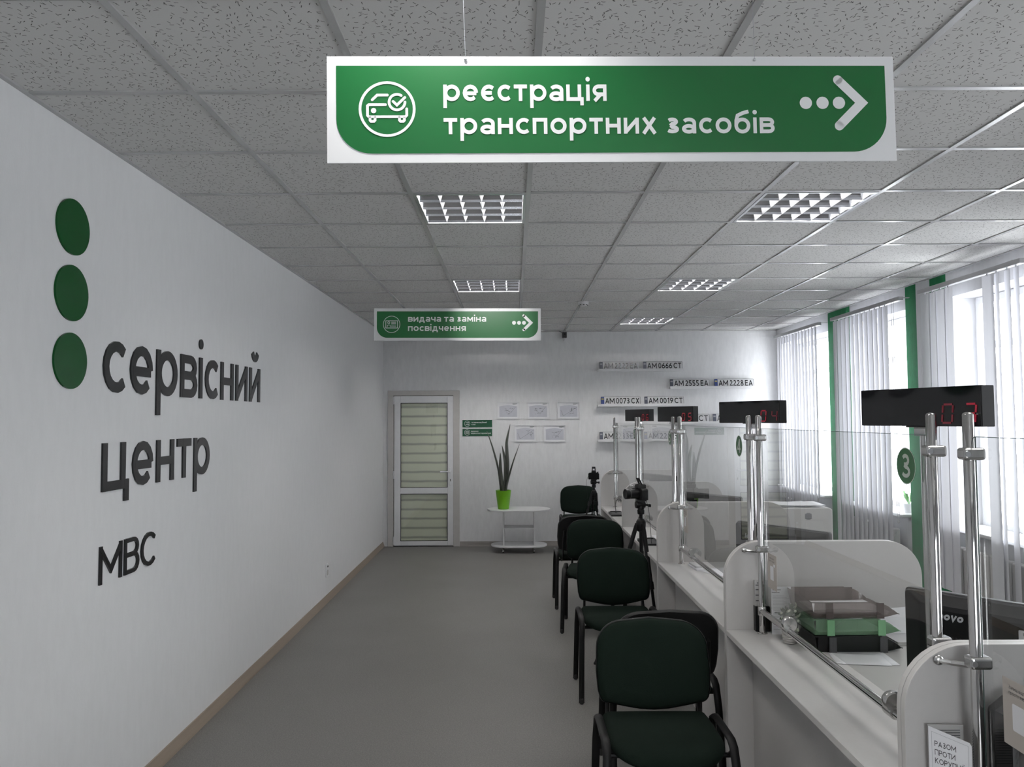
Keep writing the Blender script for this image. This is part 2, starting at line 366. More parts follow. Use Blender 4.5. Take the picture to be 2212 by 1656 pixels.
# ------------------------------------------------------------------ lettering drawn as strokes
def arc(cx, cy, rx, ry, a0, a1, n=14):
    return [(cx + rx * math.cos(R(a0 + (a1 - a0) * i / n)), cy + ry * math.sin(R(a0 + (a1 - a0) * i / n))) for i in range(n + 1)]
def glyph(ch, w):
    h = w / 2; E = lambda cx, cy, rx, ry: (arc(cx, cy, rx, ry, 0, 360, 28)[:-1], True)
    L = lambda *p: (list(p), False)
    H = 1.4
    P = []; D = []; W = .95
    if ch == ' ': return [], [], .5
    if ch in 'оo': W = 1.06; P = [E(.53, .5, .53 - h, .5 - h)]
    elif ch in 'сc': W = .9; P = [L(*arc(.52, .5, .52 - h, .5 - h, 46, 314))]
    elif ch in 'еe': W = 1.02; P = [L(*arc(.51, .5, .51 - h, .5 - h, 0, 316)), L((h, .47), (1.02 - h, .47))]
    elif ch == 'є': W = .9; P = [L(*arc(.52, .5, .52 - h, .5 - h, 46, 314)), L((h, .5), (.72, .5))]
    elif ch == 'р': W = 1.1; P = [L((h, -.42), (h, 1)), E(.57, .5, .53 - h, .5 - h)]
    elif ch == 'а':
        W = .94; r = W - h
        P = [L(*(arc(.47, .66, r - .47, .34 - h, 152, 0) + [(r, 0)])), E(.45, .29, .45 - h, .30 - h)]
    elif ch == 'т': W = .88; P = [L((0, 1 - h), (W, 1 - h)), L((W / 2, 0), (W / 2, 1))]
    elif ch == 'ц':
        W = 1.0; r = W - h; P = [L((h, 1), (h, h), (W + .16, h)), L((r, 1), (r, 0)), L((W + .16 - h, w), (W + .16 - h, -.27))]; W = 1.14
    elif ch == 'і': W = w; P = [L((h, 0), (h, 1))]; D = [(h, 1.33, h * 1.25)]
    elif ch == 'я':
        W = .94; r = W - h; yb = .40; cy = (1 - h + yb) / 2; ry = (1 - h - yb) / 2
        P = [L((r, 0), (r, 1)), L(*([(r, 1 - h)] + arc(.40, cy, .40 - h, ry, 90, 270) + [(r, yb)])), L((.56, .42), (.13, 0))]
    elif ch == 'н': W = .98; r = W - h; P = [L((h, 0), (h, 1)), L((r, 0), (r, 1)), L((h, .5), (r, .5))]
    elif ch == 'п': W = .96; r = W - h; P = [L((h, 0), (h, 1 - h), (r, 1 - h), (r, 0))]
    elif ch in 'ий':
        W = 1.0; r = W - h; P = [L((h, 0), (h, 1)), L((r, 0), (r, 1)), L((h, .09), (r, .91))]
        if ch == 'й': P.append(L(*arc(W / 2, 1.50, .24, .22, 195, 345, 8)))
    elif ch == 'х': W = .96; P = [L((.12, 1), (.86, 0)), L((.84, 1), (.10, 0))]
    elif ch == 'з':
        W = .84; P = [L(*(arc(.40, .745, .38 - h, .255 - h, 150, -90, 12) + [(.26, .49 + h * .0)])), L(*([(.28, .51)] + arc(.40, .27, .43 - h, .255 - h, 90, -152, 12)))]
    elif ch == 'б':
        W = 1.06; P = [E(.53, .49, .53 - h, .5 - h), L((h, .5), (h + .01, .82), (.22, 1.12), (.55, 1.27), (.96, 1.38))]
    elif ch == 'в':
        W = .94; ym = .52
        P = [L((h, 0), (h, 1)), L(*([(h, 1 - h)] + arc(.58, (1 - h + ym) / 2, .27, (1 - h - ym) / 2, 90, -90, 8) + [(h, ym)])),
             L(*([(h, ym)] + arc(.61, (h + ym) / 2, .33 - h + .05, (ym - h) / 2, 90, -90, 8) + [(h, h)]))]
    elif ch == 'д':
        W = 1.14; r = .92 - h
        P = [L((.30, h), (.36, .45), (.37, 1 - h), (r, 1 - h), (r, h)), L((.0, h), (1.12, h)), L((h, w), (h, -.25)), L((1.12 - h, w), (1.12 - h, -.25)), L((h + .05, h), (.32, h + .1))]
    elif ch == 'ч': W = .92; r = W - h; P = [L((r, 0), (r, 1)), L(*([(h, 1)] + arc(.44, .62, .44 - h, .20, 180, 270, 8) + [(r, .44)]))]
    elif ch == 'м': W = 1.2; P = [L((h, 0), (h, 1)), L((W - h, 0), (W - h, 1)), L((h, .93), (W / 2, .30), (W - h, .93))]
    elif ch == 'к': W = .9; P = [L((h, 0), (h, 1)), L((h, .42), (.78, 1)), L((.30, .58), (.82, 0))]
    elif ch == 'л': W = .96; r = W - h; P = [L((.02, h), (.16, h + .04), (.26, .4), (.28, 1 - h), (r, 1 - h), (r, 0))]
    elif ch == 'ж': W = 1.36; P = [L((.68, 0), (.68, 1)), L((.10, 1), (.60, .5), (.08, 0)), L((1.26, 1), (.76, .5), (1.28, 0))]
    elif ch == 'ш': W = 1.4; P = [L((h, 1), (h, h), (W - h, h), (W - h, 1)), L((W / 2, 1), (W / 2, 0))]
    elif ch == 'г': W = .68; P = [L((h, 0), (h, 1 - h), (.68, 1 - h))]
    elif ch == 'у': W = .96; P = [L((.10, 1), (.50, .06)), L((.88, 1), (.42, -.12), (.30, -.33), (.08, -.32))]
    elif ch == 'l': W = w; P = [L((h, 0), (h, 1.35))]
    elif ch == 'n': W = .98; r = W - h; P = [L((h, 0), (h, 1)), L(*([(h, .6)] + arc(.5, .58, .5 - h, .42 - h, 180, 0, 10) + [(r, 0)]))]
    elif ch == 'v': W = .96; P = [L((.10, 1), (.48, .06), (.86, 1))]
    # capitals and figures, height H
    elif ch in 'МM': W = 1.62; P = [L((h, 0), (h, H)), L((W - h, 0), (W - h, H)), L((h, H - .12), (W / 2, .42), (W - h, H - .12))]
    elif ch == 'В':
        W = 1.16; ym = .74
        P = [L((h, 0), (h, H)), L(*([(h, H - h)] + arc(.70, (H - h + ym) / 2, .34, (H - h - ym) / 2, 90, -90, 8) + [(h, ym)])),
             L(*([(h, ym)] + arc(.74, (h + ym) / 2, .42 - h + .02, (ym - h) / 2, 90, -90, 8) + [(h, h)]))]
    elif ch in 'СC': W = 1.30; P = [L(*arc(.72, .7, .72 - h, .7 - h, 44, 316))]
    elif ch == 'Р': W = 1.08; P = [L((h, 0), (h, H)), L(*([(h, H - h)] + arc(.68, 1.0, .40 - h, .4 - h, 90, -90, 8) + [(h, .6 + h)]))]
    elif ch in 'АA': W = 1.34; P = [L((.10, 0), (W / 2, H - .06)), L((W - .10, 0), (W / 2, H - .06)), L((.30, .42), (W - .30, .42))]
    elif ch in 'З3':
        W = 1.04; P = [L(*(arc(.50, 1.04, .42 - h, .36 - h, 150, -90, 10) + [(.34, .68 + h)])), L(*([(.34, .74)] + arc(.50, .38, .50 - h, .37 - h, 90, -152, 10)))]
    elif ch == 'О': W = 1.46; P = [E(.73, .7, .73 - h, .7 - h)]
    elif ch == 'П': W = 1.26; P = [L((h, 0), (h, H - h), (W - h, H - h), (W - h, 0))]
    elif ch in 'ТT': W = 1.12; P = [L((0, H - h), (W, H - h)), L((W / 2, 0), (W / 2, H))]
    elif ch == 'И': W = 1.36; P = [L((h, 0), (h, H)), L((W - h, 0), (W - h, H)), L((h, .12), (W - h, H - .12))]
    elif ch == 'К': W = 1.2; P = [L((h, 0), (h, H)), L((h, .58), (1.02, H)), L((.40, .82), (1.10, 0))]
    elif ch == 'У': W = 1.2; P = [L((.10, H), (.62, .42)), L((1.12, H), (.52, .16), (.38, h), (.16, h))]
    elif ch == 'Ц': W = 1.26; P = [L((h, H), (h, h), (W + .14, h)), L((W - h, H), (W - h, 0)), L((W + .14 - h, w), (W + .14 - h, -.26))]; W = 1.38
    elif ch == 'І': W = w; P = [L((h, 0), (h, H))]
    elif ch == 'Ї': W = .42; P = [L((.21, 0), (.21, H))]; D = [(.02, H + .28, h * 1.05), (.40, H + .28, h * 1.05)]
    elif ch == 'E': W = 1.0; P = [L((h, 0), (h, H)), L((h, H - h), (.96, H - h)), L((h, .72), (.88, .72)), L((h, h), (.98, h))]
    elif ch == 'X': W = 1.2; P = [L((.12, H), (1.08, 0)), L((1.08, H), (.12, 0))]
    elif ch == '0': W = 1.0; P = [E(.5, .7, .5 - h, .7 - h)]
    elif ch == '1': W = .72; P = [L((.50, 0), (.50, H)), L((.50, H - .06), (.14, 1.06))]
    elif ch == '2': W = 1.0; P = [L(*(arc(.48, .98, .44 - h, .42 - h, 160, -35, 10) + [(.10, h), (.98, h)]))]
    elif ch == '4': W = 1.1; P = [L((.78, 0), (.78, H)), L((.74, H - .05), (.10, .40), (1.08, .40))]
    elif ch == '5': W = 1.0; P = [L((.90, H - h), (.20, H - h), (.16, .80)), L(*([(.16, .78)] + arc(.46, .44, .50 - h, .44 - h, 112, -150, 12)))]
    elif ch == '6': W = 1.0; P = [E(.5, .43, .5 - h, .43 - h), L((.78, H - .04), (.36, .95), (.14, .60), (h, .44))]
    elif ch == '7': W = .98; P = [L((.04, H - h), (.90, H - h), (.36, 0))]
    elif ch == '8': W = 1.0; P = [E(.5, 1.04, .42 - h, .36 - h), E(.5, .38, .5 - h, .38 - h)]
    elif ch == '9': W = 1.0; P = [E(.5, .97, .5 - h, .43 - h), L((.22, .04), (.64, .45), (.86, .80), (1 - h, .96))]
    return P, D, W
def ribbon(mb, pts, closed, h, fn, d0, d1):
    n = len(pts); l = []; r = []
    for i in range(n):
        p = Vector(pts[i])
        a = Vector(pts[i - 1]) if (i > 0 or closed) else None; b = Vector(pts[(i + 1) % n]) if (i < n - 1 or closed) else None
        da = (p - a).normalized() if a is not None else (b - p).normalized(); db = (b - p).normalized() if b is not None else da
        na = Vector((-da.y, da.x)); nb = Vector((-db.y, db.x)); m = na + nb
        m = na if m.length < 1e-4 else m.normalized()
        k = min(1.9, 1.0 / max(.35, m.dot(na)))
        l.append(p + m * h * k); r.append(p - m * h * k)
    for i in range(n if closed else n - 1):
        j = (i + 1) % n; q = [l[i], l[j], r[j], r[i]]
        if d1 is None: mb.add([fn(v.x, v.y, d0) for v in q], [(3, 2, 1, 0)])
        else:
            vs = [fn(v.x, v.y, d1) for v in q] + [fn(v.x, v.y, d0) for v in q]
            mb.add(vs, [(3, 2, 1, 0), (0, 1, 5, 4), (2, 3, 7, 6), (1, 2, 6, 5), (3, 0, 4, 7)])
def disc(mb, cx, cy, r, fn, d0, d1=None, n=20):
    poly = [(cx + r * math.cos(2 * PI * i / n), cy + r * math.sin(2 * PI * i / n)) for i in range(n)]
    if d1 is None: mb.flat(poly, fn, d0)
    else: mb.prism(poly, fn, d0, d1)
def text(mb, s, fn, xh, x=0, y=0, w=.22, width=None, gap=.20, d0=.001, d1=None, shear=0.0, align='l', space=.45):
    gs = [glyph(c, w) for c in s]; total = 0; pos = []
    for c, g in zip(s, gs):
        pos.append(total); total += (space if c == ' ' else g[2] + gap)
    total -= gap; sx = (width / (total * xh)) if width else 1.0
    if align == 'c': x -= total * xh * sx / 2
    for p, (P, D, W) in zip(pos, gs):
        f2 = lambda u, v, d=0.0, p=p: fn(x + (u + p + shear * v) * xh * sx, y + v * xh, d)
        for q, (pts, cl) in enumerate(P): ribbon(mb, pts, cl, w / 2, f2, d0 + .00012 * q if d1 is None else d0, None if d1 is None else d1 + .00025 * q)
        for cx, cy, r in D: disc(mb, cx, cy, r, f2, d0, d1)
    return total * xh * sx

# ------------------------------------------------------------------ camera (matched to the room's own lines)
CAMZ = 1.652
yaw, pitch, roll, FPX = .00101, .04673, -.00524, 1634.5
fw = Vector((-math.sin(yaw) * math.cos(pitch), math.cos(yaw) * math.cos(pitch), math.sin(pitch)))
rt = Vector((math.cos(yaw), math.sin(yaw), 0)); up = rt.cross(fw)
r2 = rt * math.cos(roll) + up * math.sin(roll); u2 = -rt * math.sin(roll) + up * math.cos(roll)
cam = bpy.data.cameras.new('camera'); cam.sensor_width = 36; cam.lens = FPX / 2212 * 36; cam.clip_start = .02
camo = bpy.data.objects.new('camera', cam); COL.objects.link(camo)
mt = Matrix((r2, u2, -fw)).transposed().to_4x4(); mt.translation = (0, 0, CAMZ); camo.matrix_world = mt
SC.camera = camo

# ------------------------------------------------------------------ room shell
XL, XR, YB, YF, CE = -1.705, 3.48, 9.944, -2.6, 2.80
struct(MB().box(XL - .1, XR + .4, YF - .1, YB + .1, -.1, 0).obj('floor', M['floor']))
LIT = [(X0C, Y0C + 1.2) for X0C in (.085 - .6, .085 + 1.2) for Y0C in (2.601 - 2.4, 2.601, 2.601 + 2.4)] + [(.085 + 1.2, 2.601 + 6.0), (.085 - .6, 2.601 + 6.0)]   # tiles taken out for the lights
mb = MB(); cx = [XL, .085 - 1.2, .085 - .6, .085, .685, 1.285, 1.885, 2.485, 3.085, XR]; cy = [YF] + [2.601 + .6 * k for k in range(-8, 13)] + [YB]
for i in range(len(cx) - 1):
    for j in range(len(cy) - 1):
        if any(abs(cx[i] - a) < .01 and abs(cy[j] - b) < .01 for a, b in LIT): continue
        mb.box(cx[i], cx[i + 1], cy[j], cy[j + 1], CE + .004, CE + .018)
mb.box(XL, XR, YF, YB, CE + .12, CE + .15)
struct(mb.obj('ceiling', M['ceil']))
struct(MB().box(XL - .15, XL, YF - .15, YB + .15, 0, CE + .1).obj('wall_left', M['wall']))
DX0, DX1, DZ1 = -1.60, -.74, 1.99
mb = MB(); mb.box(XL, DX0, YB, YB + .15, 0, CE + .1); mb.box(DX1, XR + .4, YB, YB + .15, 0, CE + .1); mb.box(DX0, DX1, YB, YB + .15, DZ1, CE + .1)
struct(mb.obj('wall_back', M['wallb']))
FW = (.0, 2.0)
mb = MB(); mb.box(XL, FW[0], YF - .15, YF, 0, CE + .1); mb.box(FW[1], XR + .4, YF - .15, YF, 0, CE + .1); mb.box(FW[0], FW[1], YF - .15, YF, 0, 1.0); mb.box(FW[0], FW[1], YF - .15, YF, 2.4, CE + .1)
struct(mb.obj('wall_front', M['wall']))
mb = MB()
for k in range(5):
    x = FW[0] + (FW[1] - FW[0]) * k / 4; mb.box(max(FW[0], x - .04), min(FW[1], x + .04), YF - .1, YF - .04, 1.0, 2.4)
for z in (1.0, 2.34): mb.box(FW[0], FW[1], YF - .1, YF - .04, z, z + .06)
w = bpy.data.objects.new('window_5', None); COL.objects.link(w); struct(w)  # unseen window behind the camera, added to light surfaces facing it
mb.obj('window_frame', M['pvc'], w); MB().box(FW[0], FW[1], YF - .074, YF - .068, 1.06, 2.34).obj('pane', M['winglass'], w)
# right wall with three window openings, an unseen fourth added for its light, and green painted bands
WIN = [(4.62, 6.037), (6.667, 7.772), (8.312, 9.78), (1.2, 2.0)]
WZ0, WZ1, XO = .775, 2.60, 3.86
mb = MB()
ys = [(YF, 1.2, 0), (2.0, 4.62, 0), (6.037, 6.273, 1), (6.273, 6.49, 0), (6.49, 6.667, 1), (7.772, 8.312, 1), (9.78, YB + .15, 0)]
for a, b, c in ys:
    mb.box(XR, XO, a, b, 0, CE + .1)
    if c: mb.mi[-6] = 1        # only the face towards the room is painted green
for a, b in WIN: mb.box(XR, XO, a, b, 0, WZ0); mb.box(XR, XO, a, b, WZ1, CE + .1)
struct(mb.obj('wall_right', [M['wallr'], M['green_paint']]))
# suspended ceiling grid
mb = MB(); g = .012; Y0 = 2.601; X0 = .085
xs = [X0 + .6 * k for k in range(-2, 6)]; yg = [Y0 + .6 * k for k in range(-8, 13)]
for x in xs: mb.box(x - g, x + g, YF, YB, CE - .002, CE + .006)
for y in yg:
    if YF < y < YB: mb.box(XL, XR, y - g, y + g, CE - .0016, CE + .006)
mb.box(XL, XL + .02, YF, YB, CE - .004, CE + .006); mb.box(XR - .02, XR, YF, YB, CE - .004, CE + .006); mb.box(XL, XR, YB - .02, YB, CE - .004, CE + .006)
struct(mb.obj('trim_1', M['grid']))
def skirt(poly_to, name, m):
    mb = MB(); mb.prism([(0, 0), (.022, 0), (.020, .012), (.010, .042), (.006, .060), (0, .062)], poly_to, 0, 1); return struct(mb.obj(name, m))
skirt(lambda u, v, d: Vector((XL + u, YF + (YB - YF) * d, v)), 'baseboard_left', M['base'])
skirt(lambda u, v, d: Vector((-.70 + (XR + .70) * d, YB - u, v)), 'baseboard_back', M['baseg'])
skirt(lambda u, v, d: Vector((XR - u, YF + (YB - YF) * d, v)), 'baseboard_right', M['baseg'])
# windows: plastic frames with glass, sills
for i, (a, b) in enumerate(WIN):
    w = struct(bpy.data.objects.new('window_%d' % (i + 1), None)); COL.objects.link(w); w.location = (3.74, (a + b) / 2, WZ0)
    mb = MB(); L = b - a; hgt = WZ1 - WZ0; y0 = -L / 2; t = .06
    mb.box(-.03, .03, y0, y0 + t, 0, hgt); mb.box(-.03, .03, -y0 - t, -y0, 0, hgt); mb.box(-.028, .028, y0 + .01, -y0 - .01, .002, t); mb.box(-.028, .028, y0 + .01, -y0 - .01, hgt - t, hgt - .002)
    mb.box(-.026, .026, -.035, .035, t * .5, hgt - t * .5); mb.box(-.022, .022, y0 + t * .5, -y0 - t * .5, hgt - .42, hgt - .36)
    mb.obj('window_frame', M['pvc'], w, bevel=.006)
    MB().box(-.003, .003, y0 + t, -y0 - t, t, hgt - t).obj('pane', M['winglass'], w)
    s = MB().box(XR - .085, 3.71, a + .002, b - .002, WZ0 - .004, WZ0 + .024).obj('trim_%d' % (i + 2), M['sill'], bevel=.008); struct(s)

# ------------------------------------------------------------------ door
d = struct(bpy.data.objects.new('door_1', None)); COL.objects.link(d); d.location = (0, 0, 0)
mb = MB()
mb.box(-1.64, -1.565, YB - .022, YB + .02, 0, 2.03); mb.box(-.785, -.70, YB - .022, YB + .02, 0, 2.03); mb.box(-1.64, -.70, YB - .0225, YB + .02, 1.965, 2.03)
mb.obj('casing', M['casing'], d, bevel=.004)
lf = MB(); x0, x1 = -1.556, -.779
ya, yb2 = YB - .018, YB + .045
lf.box(x0, -1.474, ya, yb2, .012, 1.958); lf.box(-.858, x1, ya, yb2, .012, 1.958)
lf.box(-1.474, -.858, ya, yb2, 1.868, 1.958); lf.box(-1.474, -.858, ya, yb2, .682, .760); lf.box(-1.474, -.858, ya, yb2, .012, .070)
lfo = lf.obj('leaf', M['pvc'], d, bevel=.004)
gk = MB()
for z0, z1 in ((.070, .682), (.760, 1.868)):
    for a, b, c, e in ((-1.474, -1.467, z0, z1), (-.865, -.858, z0, z1), (-1.474, -.858, z0, z0 + .007), (-1.474, -.858, z1 - .007, z1)):
        gk.box(a, b, ya + .004, ya + .012, c, e)
gk.obj('glazing_gasket', M['gasket'], d)
for z0, z1 in ((.070, .682), (.760, 1.868)):
    MB().box(-1.474, -.858, YB + .012, YB + .016, z0, z1).obj('pane', M['winglass'], d)
    MB().box(-1.470, -.862, YB + .020, YB + .030, z0, z1).obj('pleated_blind', M['doorblind'], d)
hd = MB(); hd.box(-.835, -.809, ya - .008, ya, .79, 1.02).obj('handle_plate', M['pvc'], d, bevel=.005)
hh = MB(); hh.tube([(-.822, ya - .005, .972), (-.822, ya - .05, .972), (-.84, ya - .055, .972), (-.95, ya - .055, .970)], .0095, 10).obj('handle', M['pvc'], d, smooth=True)
MB().box(-.826, -.818, ya - .0095, ya - .007, .845, .875).obj('keyhole', M['gasket'], d)
for z in (1.90, .93, .08):
    MB().tube([(-1.562, ya - .006, z - .05), (-1.562, ya - .006, z + .05)], .009, 10).obj('hinge', M['pvc'], d, smooth=True)
MB().box(-1.6, -.74, YB + .06, YB + .07, 0, 1.99).obj('rear_cover', M['casing'], d)

# ------------------------------------------------------------------ ceiling lights
def light(x0, y0, lit, label, name='ceiling_light'):
    t = thing(name, label, 'ceiling light', (x0 + .3, y0 + .3, CE), 0, 'recessed louvre lights')
    mb = MB(); s = .285; hz = .085
    mb.box(-s, s, -s, s, hz, hz + .004); mb.box(-s - .004, -s, -s, s, .002, hz); mb.box(s, s + .004, -s, s, .002, hz); mb.box(-s, s, -s - .004, -s, .002, hz); mb.box(-s, s, s, s + .004, .002, hz)
    mb.obj('housing', M['fixhouse'], t)
    fr = MB()
    for a, b, c, e in ((-.288, .288, -.288, -.274), (-.288, .288, .274, .288), (-.288, -.274, -.274, .274), (.274, .288, -.274, .274)): fr.box(a, b, c, e, -.004, .004)
    fr.obj('frame', M['steel'], t)
    lv = MB(); n = 5; st = .548 / n
    for k in range(1, n):       # V-section blades across and along
        x = -.274 + st * k
        for sg in (-1, 1): lv.add([(x, -.274, .001), (x, .274, .001), (x + sg * .014, .274, .036), (x + sg * .014, -.274, .036)], [(0, 1, 2, 3)])
    lv.obj('cross_blades', M['fixhouse'], t); lv = MB()
    for k in range(1, 4):
        y = -.274 + .137 * k
        for sg in (-1, 1):
            for q in range(3):
                z0, z1 = .001 + q * .0122, .001 + (q + 1) * .0122; e0, e1 = .020 * (q / 3) ** 1.6, .020 * ((q + 1) / 3) ** 1.6
                lv.add([(-.274, y + sg * e0, z0), (.274, y + sg * e0, z0), (.274, y + sg * e1, z1), (-.274, y + sg * e1, z1)], [(0, 1, 2, 3)])
    for y, sg in ((-.274, 1), (.274, -1)):
        for q in range(3):
            z0, z1 = .001 + q * .0122, .001 + (q + 1) * .0122; e0, e1 = .024 * (q / 3) ** 1.6, .024 * ((q + 1) / 3) ** 1.6
            lv.add([(-.274, y + sg * e0, z0), (.274, y + sg * e0, z0), (.274, y + sg * e1, z1), (-.274, y + sg * e1, z1)], [(0, 1, 2, 3)])
    lv.obj('louver', M['alum'], t)
    tb = MB()
    for y in (-.2055, -.0685, .0685, .2055): tb.tube([(-.27, y, .066), (.27, y, .066)], .011, 10)
    tb.obj('tubes', M['tubefar'] if y0 > 5 else M['tube'], t, smooth=True)
    return t
XLT, XRT = X0 - .6, X0 + 1.2
light(XLT, Y0 + 1.2, True, 'square recessed louvre ceiling light above the corridor, between the two hanging signs')
light(XRT, Y0 + 1.2, True, 'largest bluish louvre ceiling light over the counters, below right end of the big sign')
light(XLT, Y0 + 3.6, True, 'recessed louvre ceiling light just above the small hanging sign')
light(XRT, Y0 + 3.6, True, 'second louvre ceiling light from the front over the counters')
light(XRT, Y0 + 6.0, True, 'farthest louvre ceiling light, close to the wall of number plates')
light(XLT, Y0 + 6.0, True, 'farthest ceiling light of the corridor row, hidden behind the small hanging sign')
light(XLT, Y0 - 1.2, True, 'unseen added louvre ceiling light directly above and before the big hanging sign')  # this light and the next are out of view, added for lighting
light(XRT, Y0 - 1.2, True, 'unseen added louvre ceiling light over the nearest counter desk')

# ------------------------------------------------------------------ hanging signs
def sign(name, label, p_bl, p_br, tilt, lines, icon):
    """board stands between two bottom corners, height .232"""
    W, Hh = (Vector(p_br) - Vector(p_bl)).length, .232
    ux = (Vector(p_br) - Vector(p_bl)).normalized(); uy = Vector((0, tilt, 1)); uy = (uy - ux * uy.dot(ux)).normalized()
    c = (Vector(p_bl) + Vector(p_br)) / 2
    t = thing(name, label, 'hanging sign', c)
    n = ux.cross(uy); o = Vector(p_bl) - c
    f = lambda u, v, d=0.0: o + ux * u + uy * v + n * d
    MB().prism([(0, 0), (W, 0), (W, Hh), (0, Hh)], f, -.005, 0).obj('board', M['signw'], t)
    iw, ih = W - .040, Hh - .041
    MB().flat(rrect(iw, ih, .075, 12, (1, 1, 0, 0), W / 2, .020 + ih / 2), f, .0012).obj('green_face', M['signg'], t)
    for s, x, yb, xh, wd in lines:
        run = lambda q: sum(.45 if c == ' ' else glyph(c, .215)[2] + .20 for c in q)
        k = wd / ((run(s) - .20) * xh); pre = ''
        for wrd in s.split(' '):
            mb = MB(); text(mb, wrd, f, xh, x + run(pre) * xh * k, Hh - yb, .232, (run(wrd) - .20) * xh * k, d0=.0022); mb.obj('lettering', M['signt'], t); pre += wrd + ' '
    mb = MB(); icon(mb, f, Hh); mb.obj('pictogram', M['signt'], t)
    mb = MB(); ya = Hh - .104; sc = W / 1.22
    for x in (1.024, 1.0605, 1.0965): disc(mb, x * sc, ya, .0136, f, .0022, None, 24)
    xs = 1.0955 * sc; ribbon(mb, [(xs, ya + .051), (xs + .0515, ya), (xs, ya - .051)], False, .0102, f, .0022, None)
    disc(mb, xs, ya + .051, .0102, f, .0022); disc(mb, xs, ya - .051, .0102, f, .0022)
    mb.obj('arrow', M['signt'], t)
    for u in (.293, .915):
        a = f(u * sc, Hh - .008, .002); b = Vector((a.x - .012, a.y - .02, CE - c.z))
        MB().tube([a, b], .00045, 6).obj('hanging_line', M['inkl'], t)
        MB().ball(a, .0035).obj('eyelet', M['steel'], t, smooth=True)
    return t
def icon_car(mb, f, Hh):
    cx, cy = .128, Hh - .116; s = .0605 / 573.0   # drawn on a 573-unit radius
    P = lambda x, y: (cx + (x - 934) * s, cy - (y - 919) * s); h = 27 * s
    def st(pts, cl=False, hh=h):
        ribbon(mb, [P(*p) for p in pts], cl, hh, f, .0022, None)
        if not cl:
            for p in (pts[0], pts[-1]): disc(mb, *P(*p), hh, f, .0022)
    st(arc(934, 919, 546, 546, 0, 360, 48)[:-1], True)
    st([(635, 728), (735, 630), (940, 630)]); st([(900, 828), (565, 828), (538, 850), (538, 1050), (565, 1076), (1300, 1076), (1328, 1050), (1328, 915)])
    disc(mb, *P(661, 950), 54 * s, f, .0022)
    for x in (638, 1230): st([(x - 50, 1085), (x - 50, 1150), (x - 30, 1172), (x + 30, 1172), (x + 50, 1150), (x + 50, 1085)])
    st(arc(1134, 776, 160, 160, -58, -360, 30)); st([(1055, 762), (1132, 838), (1292, 680)])
def icon_card(mb, f, Hh):
    cx, cy = .126, Hh - .115; s = .061 / 107
    P = lambda x, y: (cx + (x - 258) * s, cy - (y - 259) * s)
    def st(pts, cl=False, hh=3.6): ribbon(mb, [P(*p) for p in pts], cl, hh * s, f, .0022, None)
    st(arc(258, 259, 104, 104, 0, 360, 40)[:-1], True, 3.2)
    st([(185, 214), (333, 214), (333, 305), (185, 305)], True)
    st(arc(222, 239, 13, 13, 0, 360, 16)[:-1], True, 3.0); st([(204, 293), (204, 275), (212, 267), (234, 267), (242, 275), (242, 293)], False, 3.0)
    for y in (232, 250, 268): st([(254, y), (314, y)], False, 3.4)
    for k in range(6): st([(254 + 10.5 * k, 287), (261 + 10.5 * k, 287)], False, 3.0)
sign('hanging_sign', 'large green and white hanging sign with car pictogram, nearest the viewer',
     (-.392, 1.585, 2.197), (.842, 1.630, 2.211), .0,
     [('реєстрація', .248, .099, .0360, .352), ('транспортних засобів', .248, .171, .0350, .716)], icon_car)
sign('hanging_sign', 'small far green and white hanging sign with identity card pictogram',
     (-.993, 5.40, 2.217), (.203, 5.40, 2.211), .0,
     [('видача та заміна', .244, .096, .0345, .560), ('посвідчення', .244, .163, .0345, .414)], icon_card)

def added_spot(p, aim, watts, cone):
    l = bpy.data.lights.new('sign_glow_spot', 'SPOT'); l.energy = watts; l.spot_size = R(cone); l.spot_blend = .8; l.shadow_soft_size = .012; l.color = (1, .99, .97)
    o = bpy.data.objects.new('sign_glow_spot', l); COL.objects.link(o); o.location = p; o.rotation_euler = (Vector(aim) - Vector(p)).to_track_quat('-Z', 'Y').to_euler()
added_spot((-.16, 1.36, CE - .012), (-.12, 1.60, 2.38), 26, 96)      # added spots stand in for louvre light on the two boards
added_spot((-.20, 4.37, CE - .012), (-.13, 5.40, 2.37), 44, 37)

# ------------------------------------------------------------------ lettering and discs on the left wall
fl = plane_fn((XL, 0, 0), (0, 1, 0), (0, 0, 1))
for s, x, y, xh, wd, w, lb in (('сервісний', 3.135, 1.772, .222, 1.945, .20, 'upper word of black raised letters on left wall, nine letters long'),
                               ('центр', 3.140, 1.358, .202, 1.105, .20, 'middle word of black raised letters on left wall, five letters'),
                               ('МВС', 3.135, .978, .112, .490, .17, 'short bottom line of three thin black capitals on left wall')):
    mb = MB(); text(mb, s, fl, xh, x, y, w, wd, d0=.0, d1=.008)
    o = mb.obj('wall_lettering', M['wblack']); tag(o, lb, 'lettering', 'raised words on the left wall')
for z, lb in ((2.403, 'top green disc of the column of three on left wall'), (2.146, 'middle green disc of the column of three on left wall'), (1.884, 'bottom green disc, level with the upper black word on left wall')):
    mb = MB(); disc(mb, 2.90, z, .1085, fl, 0, .008, 48); tag(mb.obj('wall_disc', M['wgreen']), lb, 'disc', 'green discs on the left wall')
t = thing('wall_socket', 'small white wall socket low on the left wall', 'socket', (XL, 6.96, .285))
MB().prism(rrect(.082, .12, .012), plane_fn((0, 0, 0), (0, 1, 0), (0, 0, 1)), 0, .010).obj('cover_plate', M['pvc'], t, bevel=.003)
MB().prism(rrect(.05, .05, .02), plane_fn((0, 0, -.02), (0, 1, 0), (0, 0, 1)), .009, .012).obj('socket_face', M['casing'], t)
MB().prism(rrect(.02, .014, .004), plane_fn((0, 0, .035), (0, 1, 0), (0, 0, 1)), .009, .016).obj('switch_rocker', M['grey'], t)

